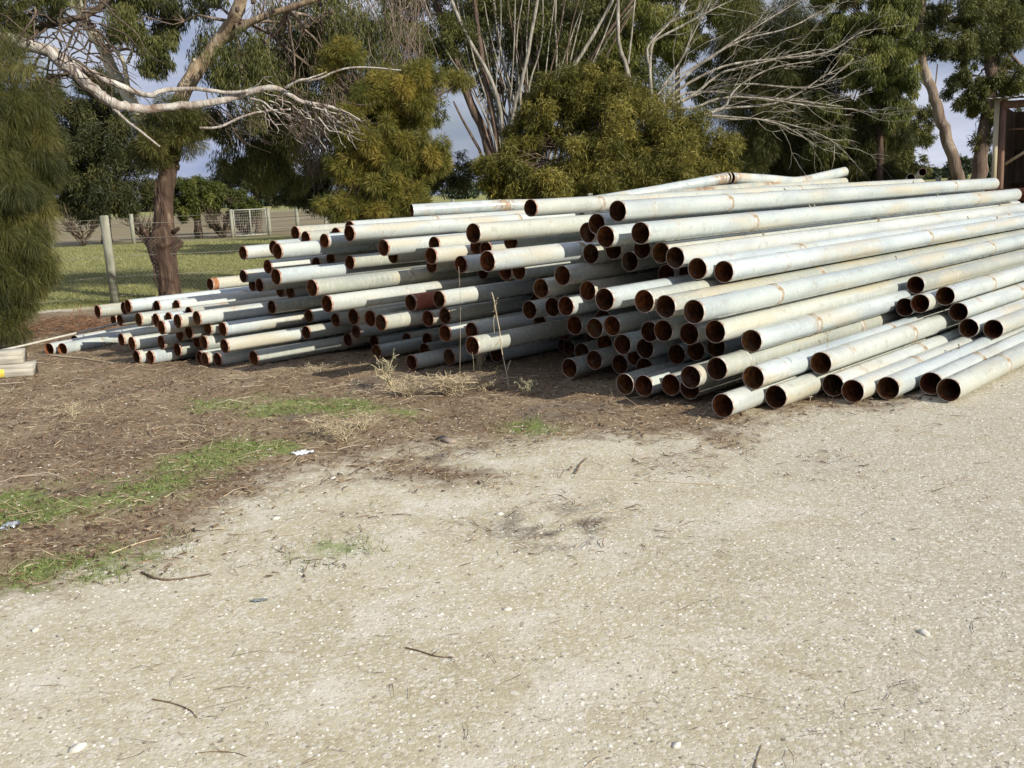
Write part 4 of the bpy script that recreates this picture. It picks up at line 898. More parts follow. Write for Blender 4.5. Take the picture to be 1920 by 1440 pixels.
# --- golden wattle behind the heap --------------------------------------------
b = np.array([at(735, 420, 17)[0], at(735, 420, 17)[1], 0])
weeping('wattle_bush', 'golden green wattle with feathery foliage behind the heap, in front of the gums', 'tree', tuple(b),
        [(740, 190, 17.0, 78, 62, 18400), (690, 230, 16.8, 62, 62, 12649), (785, 150, 17.0, 48, 42, 8625), (725, 290, 17.0, 80, 55, 16099), (800, 290, 17.0, 44, 42, 7474), (650, 315, 16.8, 34, 40, 5750),
         (715, 350, 16.8, 60, 45, 9775), (775, 375, 16.8, 40, 32, 5175), (640, 390, 16.6, 50, 24, 5175), (700, 395, 16.6, 50, 22, 5175), (645, 105, 17.0, 42, 34, 4830), (615, 130, 17.0, 26, 22, 1724), (860, 150, 18.0, 26, 20, 1724)],
        130, LEAF_WATTLE, .12, .0085, .30, [b, b + [0, 0, 1.0], at(720, 300, 17), at(740, 180, 17)], .08, .03, BARK_DARK, 44, .20, tuft=True)
# --- big olive wattle -----------------------------------------------------------
b = np.array([at(1150, 380, 22)[0], at(1150, 380, 22)[1], 0])
weeping('wattle_tree', 'wide olive green wattle forming a rounded bushy crown behind the heap', 'tree', tuple(b),
        [(1120, 160, 22.5, 70, 50, 8000), (1110, 190, 22.5, 85, 70, 12000), (1030, 220, 22.5, 60, 70, 8000), (1180, 230, 22.3, 105, 80, 15000), (1290, 275, 22, 90, 55, 13000), (1340, 300, 21.8, 55, 50, 8000), (1230, 320, 21.6, 110, 55, 15000),
         (1110, 300, 21.8, 90, 55, 11000), (1120, 345, 21.3, 110, 35, 11000), (950, 320, 21.6, 66, 44, 9000), (1000, 350, 21.4, 70, 28, 7000), (980, 265, 22.6, 50, 50, 5000), (1270, 350, 21.2, 80, 30, 7000), (1330, 340, 21.3, 60, 30, 5000)],
        140, LEAF_OLIVE, .125, .018, .35, [b, b + [0, 0, 1.0], at(1140, 330, 22), at(1130, 200, 22.4)], .14, .04, BARK_RED, 30, .25)
# --- multi stemmed gum in the centre ------------------------------------------------
rg = np.random.default_rng(150); b = np.array([at(960, 340, 27)[0], 27.0, 0]); TC = 27.5
e = tree('gum_tree', 'multi stemmed gum whose slender pale stems fan upward in the centre', 'tree', tuple(b)); m = MB()
md = MB()
stems = [([(925, 290), (885, 200), (860, 130), (835, 60), (805, -30), (770, -160)], .15, .08, 0), ([(932, 250), (918, 190), (905, 120), (895, 40), (870, -120)], .09, .05, 0),
         ([(945, 240), (925, 150), (880, 80), (850, 10), (815, -80)], .065, .035, 1), ([(955, 260), (965, 200), (985, 130), (1000, 40), (1020, -60)], .07, .035, 1),
         ([(975, 260), (960, 180), (935, 90), (925, 0), (920, -90)], .06, .035, 1), ([(990, 280), (1000, 210), (1025, 120), (1050, 30), (1075, -60)], .07, .035, 1),
         ([(1000, 290), (1020, 220), (1060, 150), (1110, 70), (1150, 0), (1180, -60)], .07, .035, 1), ([(975, 270), (990, 160), (995, 80), (1010, -30)], .06, .03, 0),
         ([(1020, 270), (1050, 190), (1100, 120), (1140, 60), (1210, -30)], .06, .03, 0), ([(915, 310), (870, 230), (850, 190)], .06, .02, 0),
         ([(1010, 240), (1035, 190), (1045, 120), (1040, 30), (1045, -60)], .045, .025, 1), ([(962, 240), (950, 160), (955, 90), (965, 10), (960, -60)], .045, .025, 1),
         ([(968, 250), (940, 200), (900, 150), (860, 60), (850, -50)], .045, .03, 0)]
for k in range(48):
    x0 = rg.uniform(915, 1050); x1 = 970 + (x0 - 970) * 2.2 + rg.normal(0, 60); stems.append(([(x0, 270), (x0 * .6 + x1 * .4 + rg.normal(0, 8), 170), (x0 * .3 + x1 * .7 + rg.normal(0, 8), 80), (x1, rg.uniform(-60, 20))], rg.uniform(.02, .04), .012, k % 3 != 0))
for pts, r0, r1, pale in stems:
    t = TC + rg.uniform(-1, 1); x0 = pts[0][0]
    limb(m if pale else md, [b + [(x0 - 960) * .012, rg.uniform(-.3, .3), -.05]] + [at(x, y, t) for x, y in pts], r0, r1, 7, rg)
local(m, e).build('stems', BARK_GREY, e, True); local(md, e).build('trunk', BARK_RED, e, True)
pr, cn = crown([(830, 80, 27, 70, 60, 6000), (940, 40, 28, 90, 70, 8000), (1040, 60, 28, 90, 90, 9000), (900, -20, 28, 150, 50, 9000), (1100, 20, 28, 90, 70, 8000), (770, 20, 28, 70, 60, 4500),
                (1000, 160, 28, 60, 50, 3500), (1060, 130, 28, 50, 50, 3500), (930, 170, 28, 40, 40, 1200), (760, 130, 27, 40, 60, 2000), (810, 200, 27, 30, 40, 1000)], .13, .024, .5, 151, 20, .28)
m = MB(); branches_to(m, at(960, 40, TC), cn[:8], .03, rg, 14)
local(m, e).build('twigs', BARK_GREY, e); foliage('crown', pr, LEAF_EUC, e)

# --- fan of bare pale branches sweeping right ---------------------------------------
rg = np.random.default_rng(160); b = np.array([at(1200, 360, 24)[0], 24.0, 0]); TF = 24
e = tree('dead_tree', 'leafless tree whose pale bare branches sweep out to the right', 'tree', tuple(b)); m = MB()
root = at(1225, 240, TF)
limb(m, [b - [0, 0, .05], b + [0, 0, 1.2], at(1215, 300, TF), root], .13, .07, 8, rg)
main = [[(1228, 180), (1260, 150), (1310, 120), (1380, 75), (1450, 30), (1520, -10)],
        [(1235, 185), (1300, 130), (1350, 95), (1400, 70), (1480, 55), (1540, 20)],
        [(1235, 195), (1290, 155), (1350, 125), (1400, 115), (1480, 108), (1560, 100), (1610, 60), (1640, 55)],
        [(1240, 205), (1300, 180), (1345, 140), (1370, 130), (1440, 115), (1500, 100), (1540, 92)],
        [(1260, 200), (1330, 165), (1400, 155), (1480, 165), (1540, 165), (1600, 110)],
        [(1280, 225), (1340, 205), (1400, 200), (1455, 195), (1500, 175), (1540, 145), (1570, 130)],
        [(1290, 222), (1360, 205), (1370, 175), (1400, 150), (1450, 125), (1520, 115)],
        [(1300, 215), (1380, 220), (1440, 225), (1490, 245), (1530, 275)],
        [(1310, 210), (1360, 225), (1420, 222), (1480, 232), (1550, 255), (1590, 290)],
        [(1235, 170), (1275, 120), (1300, 60), (1330, 10), (1350, -40)],
        [(1220, 140), (1212, 100), (1216, 82), (1250, 50), (1290, 0), (1310, -50)],
        [(1216, 85), (1240, 68), (1300, 38), (1350, 10), (1420, -20)],
        [(1260, 180), (1320, 170), (1420, 180), (1500, 190), (1580, 200)],
        [(1240, 190), (1290, 210), (1350, 180), (1440, 185), (1520, 200), (1600, 205)]]
for pts in main:
    t = TF + rg.uniform(-.7, .7); r0 = rg.uniform(.028, .046)
    P = limb(m, [root] + [at(x, y, t) for x, y in pts], r0, .009, 7, rg)
    for k in range(9):
        i = rg.integers(len(P) // 3, len(P) - 1); d = P[min(i + 3, len(P) - 1)] - P[max(0, i - 3)]; d /= np.linalg.norm(d) + 1e-9
        q2 = P[i] + (d + rg.normal(0, .33, 3)) * rg.uniform(.4, 1.5); Q = wander(P[i], q2, 6, .10, rg); m.tube(Q, np.linspace(.009, .003, 6), 4, caps=False)
        for z_ in range(2):
            q3 = Q[3] + (d + rg.normal(0, .45, 3)) * rg.uniform(.2, .6); m.tube(wander(Q[3], q3, 4, .1, rg), np.linspace(.006, .003, 4), 3, caps=False)
limb(m, [b + [-.6, 0, 0], at(1185, 200, TF), at(1178, 130, TF), at(1160, 90, TF), at(1158, 30, TF), at(1160, -40, TF)], .07, .03, 7, rg)
limb(m, P3((1178, 120, TF), (1185, 60, TF), (1190, 0, TF), (1195, -40, TF)), .03, .012, 6, rg)
local(m, e).build('branches', bark_mat('bare_pale_bark', c3(.13, .11, .085), c3(.33, .30, .25), c3(.50, .47, .41), 5), e, True)

# --- backing trees, each a thing of its own -------------------------------------------
def simple_tree(name, label, t, trunk_x, specs, seed, mat, L_, Wd, droop, bark, r0=.14, group=None, tone_c=.5, sub=30, subr=.25, tuft=False, top=None):
    b = np.array([at(trunk_x, 360, t)[0], at(trunk_x, 360, t)[1], 0.0]); tp = top or (trunk_x, min(s_[1] for s_ in specs))
    return weeping(name, label, 'tree', tuple(b), specs, seed, mat, L_, Wd, droop, [b - [0, 0, .05], b + [0, 0, .8], at((trunk_x + tp[0]) / 2, (330 + tp[1]) / 2, t), at(tp[0], tp[1], t)], r0, r0 * .35, bark, sub, subr, group, tone_c, 10, tuft)
simple_tree('she_oak', 'dark feathery she-oak behind the bare sweeping branches', 27.5, 1480, [(1480, 120, 27.5, 90, 90, 13000), (1420, 200, 27.5, 70, 80, 10000), (1530, 230, 27.3, 90, 80, 13000), (1600, 285, 27, 75, 60, 11000), (1480, 300, 27.5, 100, 60, 12000), (1560, 120, 27.5, 60, 90, 9000), (1440, 40, 28, 90, 60, 9000), (1660, 240, 27, 50, 40, 5000), (1640, 320, 26.8, 60, 30, 4500), (1380, 110, 28, 60, 80, 6000)],
            170, LEAF_CASU, .24, .011, .45, BARK_DARK, .15, tuft=True)
simple_tree('gum_tree', 'leafy bright green gum at the upper right, sunlit on its right side', 26, 1650, [(1665, 60, 26, 62, 70, 9000), (1610, 130, 26, 55, 60, 7000), (1680, 150, 25.8, 50, 55, 7000), (1640, 210, 26, 66, 40, 7000), (1590, 40, 26.5, 60, 60, 7000), (1690, 10, 26, 50, 40, 4500), (1540, 210, 26.4, 40, 40, 3000), (1580, -20, 26, 60, 40, 4000), (1560, 270, 26.3, 50, 40, 3500)],
            180, LEAF_BRIGHT, .13, .022, .6, BARK_BROWN, .12)
simple_tree('gum_tree', 'yellow green gum at the top centre behind the bare branches', 29, 1270, [(1200, 40, 29, 60, 60, 6500), (1270, 90, 29, 60, 50, 6000), (1320, 30, 29, 60, 60, 6500), (1240, -20, 29, 90, 40, 6000), (1160, 100, 29, 50, 60, 4500), (1380, -10, 29, 70, 50, 5000), (1350, 150, 29.5, 60, 50, 4500)],
            190, LEAF_BRIGHT, .14, .024, .55, BARK_GREY, .13, tone_c=.62)
simple_tree('gum_tree', 'dark green gum closing the view behind the central stems', 36, 1090, [(1090, 120, 36, 90, 80, 8000), (1180, 160, 36, 80, 70, 7000), (1020, 60, 36, 80, 80, 7000), (1120, 20, 36, 100, 60, 8000), (880, 90, 36, 60, 70, 4000)],
            200, LEAF_EUC, .17, .034, .4, BARK_DARK, .16)
simple_tree('gum_tree', 'dark gum standing behind the golden wattle', 34, 700, [(700, 240, 34, 70, 80, 6000), (620, 330, 34, 80, 50, 6500), (560, 350, 34, 60, 40, 4500), (780, 330, 34, 60, 60, 5000), (640, 200, 34, 60, 60, 3500), (850, 320, 34, 50, 40, 2600)],
            210, LEAF_DARK, .17, .03, .4, BARK_DARK, .14, tone_c=.6)
simple_tree('conifer', 'very dark conifer behind the olive wattle, left of the she-oak', 31, 1430, [(1430, 290, 31, 60, 60, 8000), (1440, 180, 31, 50, 70, 6000), (1400, 330, 31, 50, 30, 3500), (1500, 330, 31, 80, 30, 5000)],
            220, LEAF_DARK, .18, .028, .4, BARK_DARK, .14)
# garden trees beyond the lawn
simple_tree('cypress', 'dark bushy tree beyond the lawn, tallest at the left', 48, 190, [(190, 200, 48, 90, 60, 12000), (150, 290, 48, 80, 80, 13000), (240, 300, 47.5, 70, 80, 12000), (200, 370, 47.3, 95, 45, 10000), (110, 190, 48.5, 60, 60, 6000), (95, 350, 47.6, 60, 50, 6000)],
            230, LEAF_DARK, .26, .04, .35, BARK_DARK, .28, 'garden trees beyond the lawn', .55)
simple_tree('garden_tree', 'low green tree with flat base beyond the lawn, right of the gum trunk', 50, 365, [(370, 365, 50, 45, 36, 7000), (420, 375, 50, 48, 28, 7000), (345, 385, 49.6, 36, 24, 4000), (465, 388, 49.5, 30, 18, 2500)],
            240, LEAF_BRIGHT, .22, .04, .3, BARK_DARK, .24, 'garden trees beyond the lawn', .3)
simple_tree('garden_tree', 'dark round tree beyond the lawn behind the wire gate', 54, 480, [(490, 320, 54, 60, 50, 7000), (440, 330, 54, 50, 36, 4500), (530, 350, 54, 40, 34, 4000)],
            245, LEAF_DARK, .24, .04, .3, BARK_DARK, .22, 'garden trees beyond the lawn', .5)
for k, (x, t, h) in enumerate([(150, 46, 46), (268, 47, 40), (415, 49, 40), (455, 50, 38)]):
    rg = np.random.default_rng(250 + k); g = gnd(x, 440); b = np.array([at(x, 400, t)[0], at(x, 400, t)[1], 0])
    e = tree('leafless_shrub', ['leafless twiggy shrub left of the leaning post beyond the lawn', 'leafless twiggy shrub just right of the leaning post', 'leafless dark shrub under the low green tree', 'leafless forked shrub seen through the wire gate'][k], 'shrub', tuple(b), 'bare shrubs beyond the lawn'); m = MB()
    for j in range(26):
        a = rg.uniform(0, 6.28); L_ = h * t / F_PX * rg.uniform(.7, 1.15); d = np.array([math.cos(a) * .75, math.sin(a) * .75, 1.0]); Q = wander(b, b + d * L_, 6, .12, rg, .05); m.tube(Q, np.linspace(.05, .012, 6), 5)
        for i in range(3): m.tube(wander(Q[3], Q[3] + (d + rg.normal(0, .5, 3)) * L_ * .5, 4, .1, rg), np.linspace(.02, .008, 4), 4, caps=False)
    local(m, e).build('branches', BARK_DARK, e)
# leaning trunk at the right and the tree behind the shed
rg = np.random.default_rng(260); TL = 31
b = np.array([at(1800, 345, TL)[0], at(1800, 345, TL)[1], 0]); e = tree('gum_tree', 'gum with a bare leaning trunk against the sky left of the shed', 'tree', tuple(b)); m = MB()
limb(m, [b - [0, 0, .05], at(1800, 345, TL), at(1788, 300, TL), at(1775, 255, TL), at(1762, 215, TL), at(1750, 180, TL), at(1738, 148, TL), at(1728, 115, TL), at(1722, 70, TL), at(1728, 20, TL), at(1735, -40, TL)], .20, .11, 12, rg, .04)
limb(m, P3((1752, 175, TL), (1755, 150, TL), (1758, 120, TL)), .03, .015, 6, rg)
local(m, e).build('trunk', bark_mat('tan_bark', c3(.09, .06, .045), c3(.22, .165, .125), c3(.38, .33, .27), 3), e, True)
pr, cn = crown([(1800, 20, TL, 70, 50, 6500), (1770, 85, TL, 50, 30, 2500), (1730, 60, TL, 50, 50, 3000), (1850, 40, TL + 1, 60, 60, 5000), (1810, 105, TL, 30, 20, 900)], .15, .028, .35, 261, 20, .26)
m = MB(); branches_to(m, at(1722, 60, TL), cn, .04, rg, 10); local(m, e).build('branches', BARK_DARK, e); foliage('crown', pr, LEAF_EUC, e)
TL = 34; rg = np.random.default_rng(270)
b = np.array([at(1832, 345, TL)[0], at(1832, 345, TL)[1], 0]); e = tree('gum_tree', 'dark gum rising directly behind the corner of the shed', 'tree', tuple(b)); m = MB()
limb(m, [b - [0, 0, .05], at(1834, 330, TL), at(1845, 250, TL), at(1858, 180, TL), at(1858, 90, TL), at(1862, 0, TL), at(1860, -80, TL)], .28, .12, 12, rg)
limb(m, P3((1862, 60, TL), (1885, 90, TL), (1910, 120, TL), (1960, 170, TL)), .07, .04, 8, rg)
local(m, e).build('trunk', BARK_RED, e, True)
pr, cn = crown([(1880, 70, TL, 70, 60, 7000), (1815, 160, TL, 40, 36, 3500), (1830, 195, TL, 45, 26, 3500), (1900, 150, TL, 50, 40, 4500), (1860, 10, TL, 80, 40, 5500), (1845, 265, TL, 24, 22, 700), (1910, 20, TL, 50, 60, 4000), (1880, 230, TL, 40, 40, 3000)], .16, .03, .35, 271, 20, .26)
m = MB(); branches_to(m, at(1858, 120, TL), cn, .05, rg, 10); local(m, e).build('branches', BARK_DARK, e); foliage('crown', pr, LEAF_EUC, e)
simple_tree('gum_tree', 'sparse low gum left of the leaning trunk with sky showing through', 33, 1690, [(1690, 260, 33, 50, 30, 2600), (1720, 250, 33, 34, 24, 1300), (1700, 310, 33, 44, 26, 2000), (1740, 215, 33, 26, 20, 800), (1660, 300, 33, 40, 40, 3000)],
            280, LEAF_EUC, .16, .03, .35, BARK_DARK, .09)
# distant trees and paddock trees
for k, (x, yb, t, w_, h) in enumerate([(1800, 335, 150, 22, 42), (1742, 335, 260, 16, 18), (1765, 333, 300, 26, 12), (1715, 336, 320, 22, 12), (1850, 332, 200, 20, 36), (1690, 338, 280, 20, 14),
                                       (520, 385, 400, 30, 12), (560, 383, 420, 40, 11), (610, 380, 380, 40, 12), (480, 386, 420, 36, 12), (430, 388, 400, 30, 12), (300, 392, 380, 50, 14), (120, 398, 360, 70, 16), (870, 365, 300, 40, 22), (240, 394, 400, 40, 12),
                                       (-60, 405, 380, 60, 16), (1990, 322, 300, 60, 24), (700, 375, 420, 60, 14), (1000, 362, 400, 60, 14), (1150, 356, 420, 70, 14), (1300, 350, 400, 70, 14), (1450, 343, 420, 70, 14), (1560, 340, 380, 60, 14)]):
    rg = np.random.default_rng(300 + k); c = at(x, yb - h * .45, t); b = np.array([c[0], c[1], 0])
    e = tree('distant_tree', 'distant tree on the horizon seen past the yard', 'tree', tuple(b), 'trees along the far horizon'); m = MB()
    limb(m, [b - [0, 0, .1], b + [0, 0, c[2] * .6], c], t * .0012, t * .0006, 6, rg); local(m, e).build('trunk', BARK_DARK, e)
    pr, cn = crown([(x, yb - h * .5, t, w_, h * .5, 1500)], t * .005, t * .0022, .2, 301 + k, 16, .34, depth=.6); foliage('crown', pr, LEAF_FAR, e)

# ------------------------------------------------------------------ fence
TIMBER = m_simple('weathered_post', c3(.17, .17, .13), c3(.36, .36, .29), 9, .9, 0, .5, (1, 1, .2))
WIRE = m_simple('fence_wire', c3(.20, .19, .17), c3(.36, .35, .32), 20, .6, .3)
g1 = gnd(216, 568); fd = np.array([.93, .37, 0]); fd /= np.linalg.norm(fd)
e = tag(empty('wire_fence', (g1[0], g1[1], 0)), 'sagging wire mesh fence between round timber posts at the lawn edge', 'fence')
def post(mb, base, h, r, lean=(0, 0)): 
    b = np.array(base, float); mb.tube([b - [0, 0, .1], b + [lean[0] * .5, lean[1] * .5, h * .5], b + [lean[0], lean[1], h - .01], b + [lean[0], lean[1], h]], [r, r * 1.0, r * .96, r * .8], 12, jitter=.05, rng=RNG)
for k in (-1, 0, 1, 2, 3, 4, 5):
    m = MB(); b = g1 + fd * 4.6 * k; b[2] = 0
    post(m, b, 1.5, .075 if k == 0 else .06, (-.02, 0) if k == 0 else (.02, 0)); local(m, e).build('post', TIMBER, e, True)
m = MB()
for k in range(-1, 5):
    a = g1 + fd * 4.6 * k; b = a + fd * 4.6
    for z in (.12, .45, .8, 1.1, 1.35): m.tube([np.array([*(a + (b - a) * q_)[:2], z - .03 * math.sin(q_ * math.pi)]) for q_ in np.linspace(0, 1, 6)], .0035, 4, caps=False)
    for q_ in np.arange(0, 1, .016):
        p = a + (b - a) * q_; p2 = p + fd * .16
        m.tube([np.array([*p[:2], .12]), np.array([*(p + fd * .98)[:2], 1.08])], .0012, 3, caps=False); m.tube([np.array([*p2[:2], 1.08]), np.array([*(p2 + fd * .98)[:2], .12])], .0012, 3, caps=False)
local(m, e).build('wire_mesh', WIRE, e)
# far paddock fence, gate
PALE = m_simple('pale_fence_timber', c3(.20, .19, .15), c3(.34, .33, .28), 9, .9)
gg = gnd(433, 447); e = tag(empty('paddock_fence', (gg[0], gg[1], 0)), 'far paddock fence of pale posts and rails beyond the lawn', 'fence'); tf = (gg - CAMP) @ (ROT @ np.array([0, 0, -1.0]))
pl = []
for x in (-60, 90, 245, 433, 503, 556, 610, 680, 760, 850):
    t = tf + (x - 433) * .012; p = at(x, 400, t); b = np.array([p[0], p[1], 0]); pl.append((x, b)); m = MB(); post(m, b, 1.35 if x != 556 else 1.5, .09); local(m, e).build('post', TIMBER, e, True)
m = MB()
for (x, a), (x2, b) in zip(pl[:-1], pl[1:]):
    if x == 433:
        local(m, e).build('rails', PALE, e); m = MB(); continue
    for z in (.35, .75, 1.15): m.tube([a + [0, 0, z], b + [0, 0, z]], .02 if x > 500 else .006, 4, caps=False)
local(m, e).build('rails', PALE, e)
e = tag(empty('wire_gate', (gg[0], gg[1], 0)), 'pale tubular gate with wire mesh panel beyond the lawn', 'gate'); m = MB()
PD_ = dict(pl); a = PD_[433] + [.12, 0, 0]; b = PD_[503] - [.12, 0, 0]; mid = (a + b) / 2
for u_, v_ in ((a, a), (b, b), (mid, mid)): m.tube([u_ + [0, -.02, .1], v_ + [0, -.02, 1.3]], .03, 6)
for z in (.1, 1.3): m.tube([a + [0, -.02, z], b + [0, -.02, z]], .03, 6)
local(m, e).build('frame', m_simple('gate_tube', c3(.28, .28, .25), c3(.42, .42, .38), 10), e, True)
m = MB()
for q_ in np.linspace(.05, .95, 16): m.tube([a + (b - a) * q_ + [0, 0, .12], a + (b - a) * q_ + [0, 0, 1.28]], .006, 4, caps=False)
for z in np.linspace(.2, 1.2, 9): m.tube([a + [0, 0, z], b + [0, 0, z]], .006, 4, caps=False)
local(m, e).build('mesh_panel', WIRE, e)

# ------------------------------------------------------------------ open shed at the right
TS = 22.0
sh = at(1866, 345, TS); ex = np.array([.866, -.50, 0]); ex /= np.linalg.norm(ex); ey = np.array([-ex[1], ex[0], 0])
Rs = np.array([ex, ey, [0, 0, 1]]).T
e = tag(empty('open_shed', (sh[0], sh[1], 0)), 'open fronted shed with rusty corner post and dark interior at the right', 'shed')
e.rotation_euler = (0, 0, math.atan2(ex[1], ex[0]))
HT = at(1862, 190, TS)[2]
CREAM = m_simple('cream_painted_timber', c3(.36, .31, .20), c3(.52, .46, .32), 9, .8, stretch=(1, 1, .1)); RUSTT = m_simple('rust_brown_steel', c3(.13, .075, .05), c3(.26, .16, .11), 9, .8, stretch=(1, 1, .2)); CORR = m_simple('weathered_sheet_wall', c3(.10, .075, .06), c3(.19, .14, .11), 5, .8, stretch=(1, 1, .15)); ROOFM = m_simple('corrugated_roof', c3(.30, .29, .27), c3(.46, .45, .42), 6, .6, .3)
def sbox(name, c, size, mat, rot=None):
    m = MB(); m.box(c, size, rot); return m.build(name, mat, e)
sbox('corner_post', (-.03, 0, HT / 2), (.10, .12, HT), CREAM); sbox('corner_post', (.10, .02, HT / 2 - .002), (.11, .10, HT), RUSTT)
sbox('corner_post', (4.2, .02, HT / 2), (.14, .12, HT), RUSTT)
sbox('roof_beam', (2.05, 0, HT - .11), (3.9, .10, .16), RUSTT)
for k, (x0, x1, y0, y1, nm) in enumerate([(.0, .0, .12, 4.5, 'side_wall'), (-.02, 4.3, 4.52, 4.52, 'back_wall'), (4.3, 4.3, .12, 4.5, 'side_wall')]):
    L_ = math.hypot(x1 - x0, y1 - y0); n = int(L_ / .038); q_ = np.linspace(0, 1, n); off = .012 * np.sin(np.arange(n) * math.pi / 2)
    dx, dy = (x1 - x0) / L_, (y1 - y0) / L_; V = []
    for th in (0, .006):
        for z in (0, HT - .05): V.append(np.stack([x0 + (x1 - x0) * q_ - dy * (off + th), y0 + (y1 - y0) * q_ + dx * (off + th), np.full(n, z)], 1))
    V = np.concatenate(V); F = [(i, i + 1, n + i + 1, n + i) for i in range(n - 1)] + [(2 * n + i, 3 * n + i, 3 * n + i + 1, 2 * n + i + 1) for i in range(n - 1)]
    link_mesh(nm, np_mesh(nm, V, np.array(F), CORR), e)
n = 120; xs = np.linspace(-.25, 4.6, n); off = .012 * np.sin(np.arange(n) * math.pi / 2); V = []
for th in (0, .008):
    for (y, z) in ((-.35, HT + .02), (4.8, HT + .30)): V.append(np.stack([xs, np.full(n, y), z + off + th], 1))
V = np.concatenate(V); F = [(i, i + 1, n + i + 1, n + i) for i in range(n - 1)] + [(2 * n + i, 3 * n + i, 3 * n + i + 1, 2 * n + i + 1) for i in range(n - 1)]
link_mesh('roof', np_mesh('roof', V, np.array(F), ROOFM), e)
m = MB(); m.tube([(.16, .1, HT * .56), (1.9, .1, HT - .25)], .035, 6); m.build('brace', CREAM, e)
for z in (1.2, 2.0): sbox('wall_girt', (2.15, 4.44, z), (4.1, .06, .10), RUSTT)
sbox('shelf', (.5, .35, HT - .62), (.8, .3, .03), RUSTT)
# flatbed trailer parked in front of it
tb = at(1960, 352, 19.5); e = tag(empty('flatbed_trailer', (tb[0], tb[1], 0)), 'rusty red flatbed trailer with mesh headboard beside the pipe ends at the right', 'trailer'); zt = tb[2]
RED = m_simple('rusty_red_paint', c3(.16, .045, .03), c3(.30, .10, .06), 8, .7)
m = MB(); m.box((0, 0, zt - .06), (1.5, 3.0, .10)); m.build('deck', RED, e)
m = MB(); m.box((0, 0, zt - .17), (1.0, 2.8, .10)); m.tube([(0, 1.5, zt - .18), (0, 2.7, zt - .2)], .04, 8); m.build('chassis', RED, e)
m = MB()
for a_, b_ in (((-.72, -1.45), (-.72, -1.45)), ((.72, -1.45), (.72, -1.45)), ((0, -1.45), (0, -1.45))): m.tube([(a_[0], a_[1], zt), (b_[0], b_[1], zt + .32)], .018, 6)
m.tube([(-.72, -1.45, zt + .32), (.72, -1.45, zt + .32)], .018, 6); m.build('headboard_frame', m_simple('grey_tube', c3(.4, .4, .38), c3(.55, .55, .52)), e, True)
m = MB(); m.box((0, -1.44, zt + .15), (1.40, .012, .27)); m.build('headboard_panel', m_simple('dull_sheet', c3(.13, .17, .17), c3(.20, .25, .25), 12, .5), e)
TYRE = m_simple('tyre_rubber', c3(.02, .02, .02), c3(.035, .035, .035), 12, .9)
for s_ in (-.82, .82):
    m = MB(); r_ = .33; a = np.linspace(0, 2 * math.pi, 25)
    m.tube([(s_, .1 + .26 * math.cos(q_), .34 + .26 * math.sin(q_)) for q_ in a], .085, 10, caps=False); wq = m.build('wheel', TYRE, e, True)
    m = MB(); m.tube([(s_ - .05, .1, .34), (s_ + .05, .1, .34)], .19, 20); m.build('rim', RED, wq, False)
# distant house on the horizon
for k, (x, y, t, w_, h_) in enumerate([(1742, 329, 420, 5.5, 2.6), (1722, 331, 450, 4, 2.4)]):
    c = at(x, y, t); e = tag(empty('distant_house' if k < 2 else 'parked_car', (c[0], c[1], 0)), ['white walled house on the far horizon, right one', 'white walled house on the far horizon, left one', 'pale car glimpsed through the trees above the bent pipe'][k], 'house' if k < 2 else 'car')
    if k < 2:
        m = MB(); m.box((0, 0, h_ / 2), (w_ * 1.6, 6, h_)); m.build('wall', m_simple('white_wall', c3(.6, .6, .58), c3(.72, .72, .7)), e)
        m = MB(); V = [(-w_ * .85, -3.3, h_), (w_ * .85, -3.3, h_), (w_ * .85, 3.3, h_), (-w_ * .85, 3.3, h_), (-w_ * .85, 0, h_ + 1.5), (w_ * .85, 0, h_ + 1.5)]; m.add(V, [(0, 1, 5, 4), (2, 3, 4, 5), (0, 4, 3), (1, 2, 5), (0, 3, 2, 1)]); m.build('roof', ROOFM, e)
    else:
        z0 = max(0, c[2] - .9)
        prof = [(-2.1, .35), (-2.1, .85), (-1.2, .95), (-.7, 1.42), (.7, 1.45), (1.3, .98), (2.1, .85), (2.1, .35)]
        m = MB(); V = [(x_, s_, z_) for s_ in (-.8, .8) for x_, z_ in prof]; nP = len(prof); m.add(V, [tuple(range(nP)), tuple(range(nP, 2 * nP))[::-1]] + [(i, nP + i, nP + (i + 1) % nP, (i + 1) % nP) for i in range(nP)]); m.build('body', m_simple('pale_car_paint', c3(.5, .52, .55), c3(.6, .62, .65), 3, .3), e)
        m = MB(); m.box((0, -.805, 1.16), (1.5, .012, .28)); m.build('window', m_simple('dark_glass', c3(.03, .03, .035), c3(.05, .05, .055), 3, .1), e)
        for wx in (-1.3, 1.3): m = MB(); m.tube([(wx, -.86, .33), (wx, -.66, .33)], .33, 16); m.build('wheel', TYRE, e)

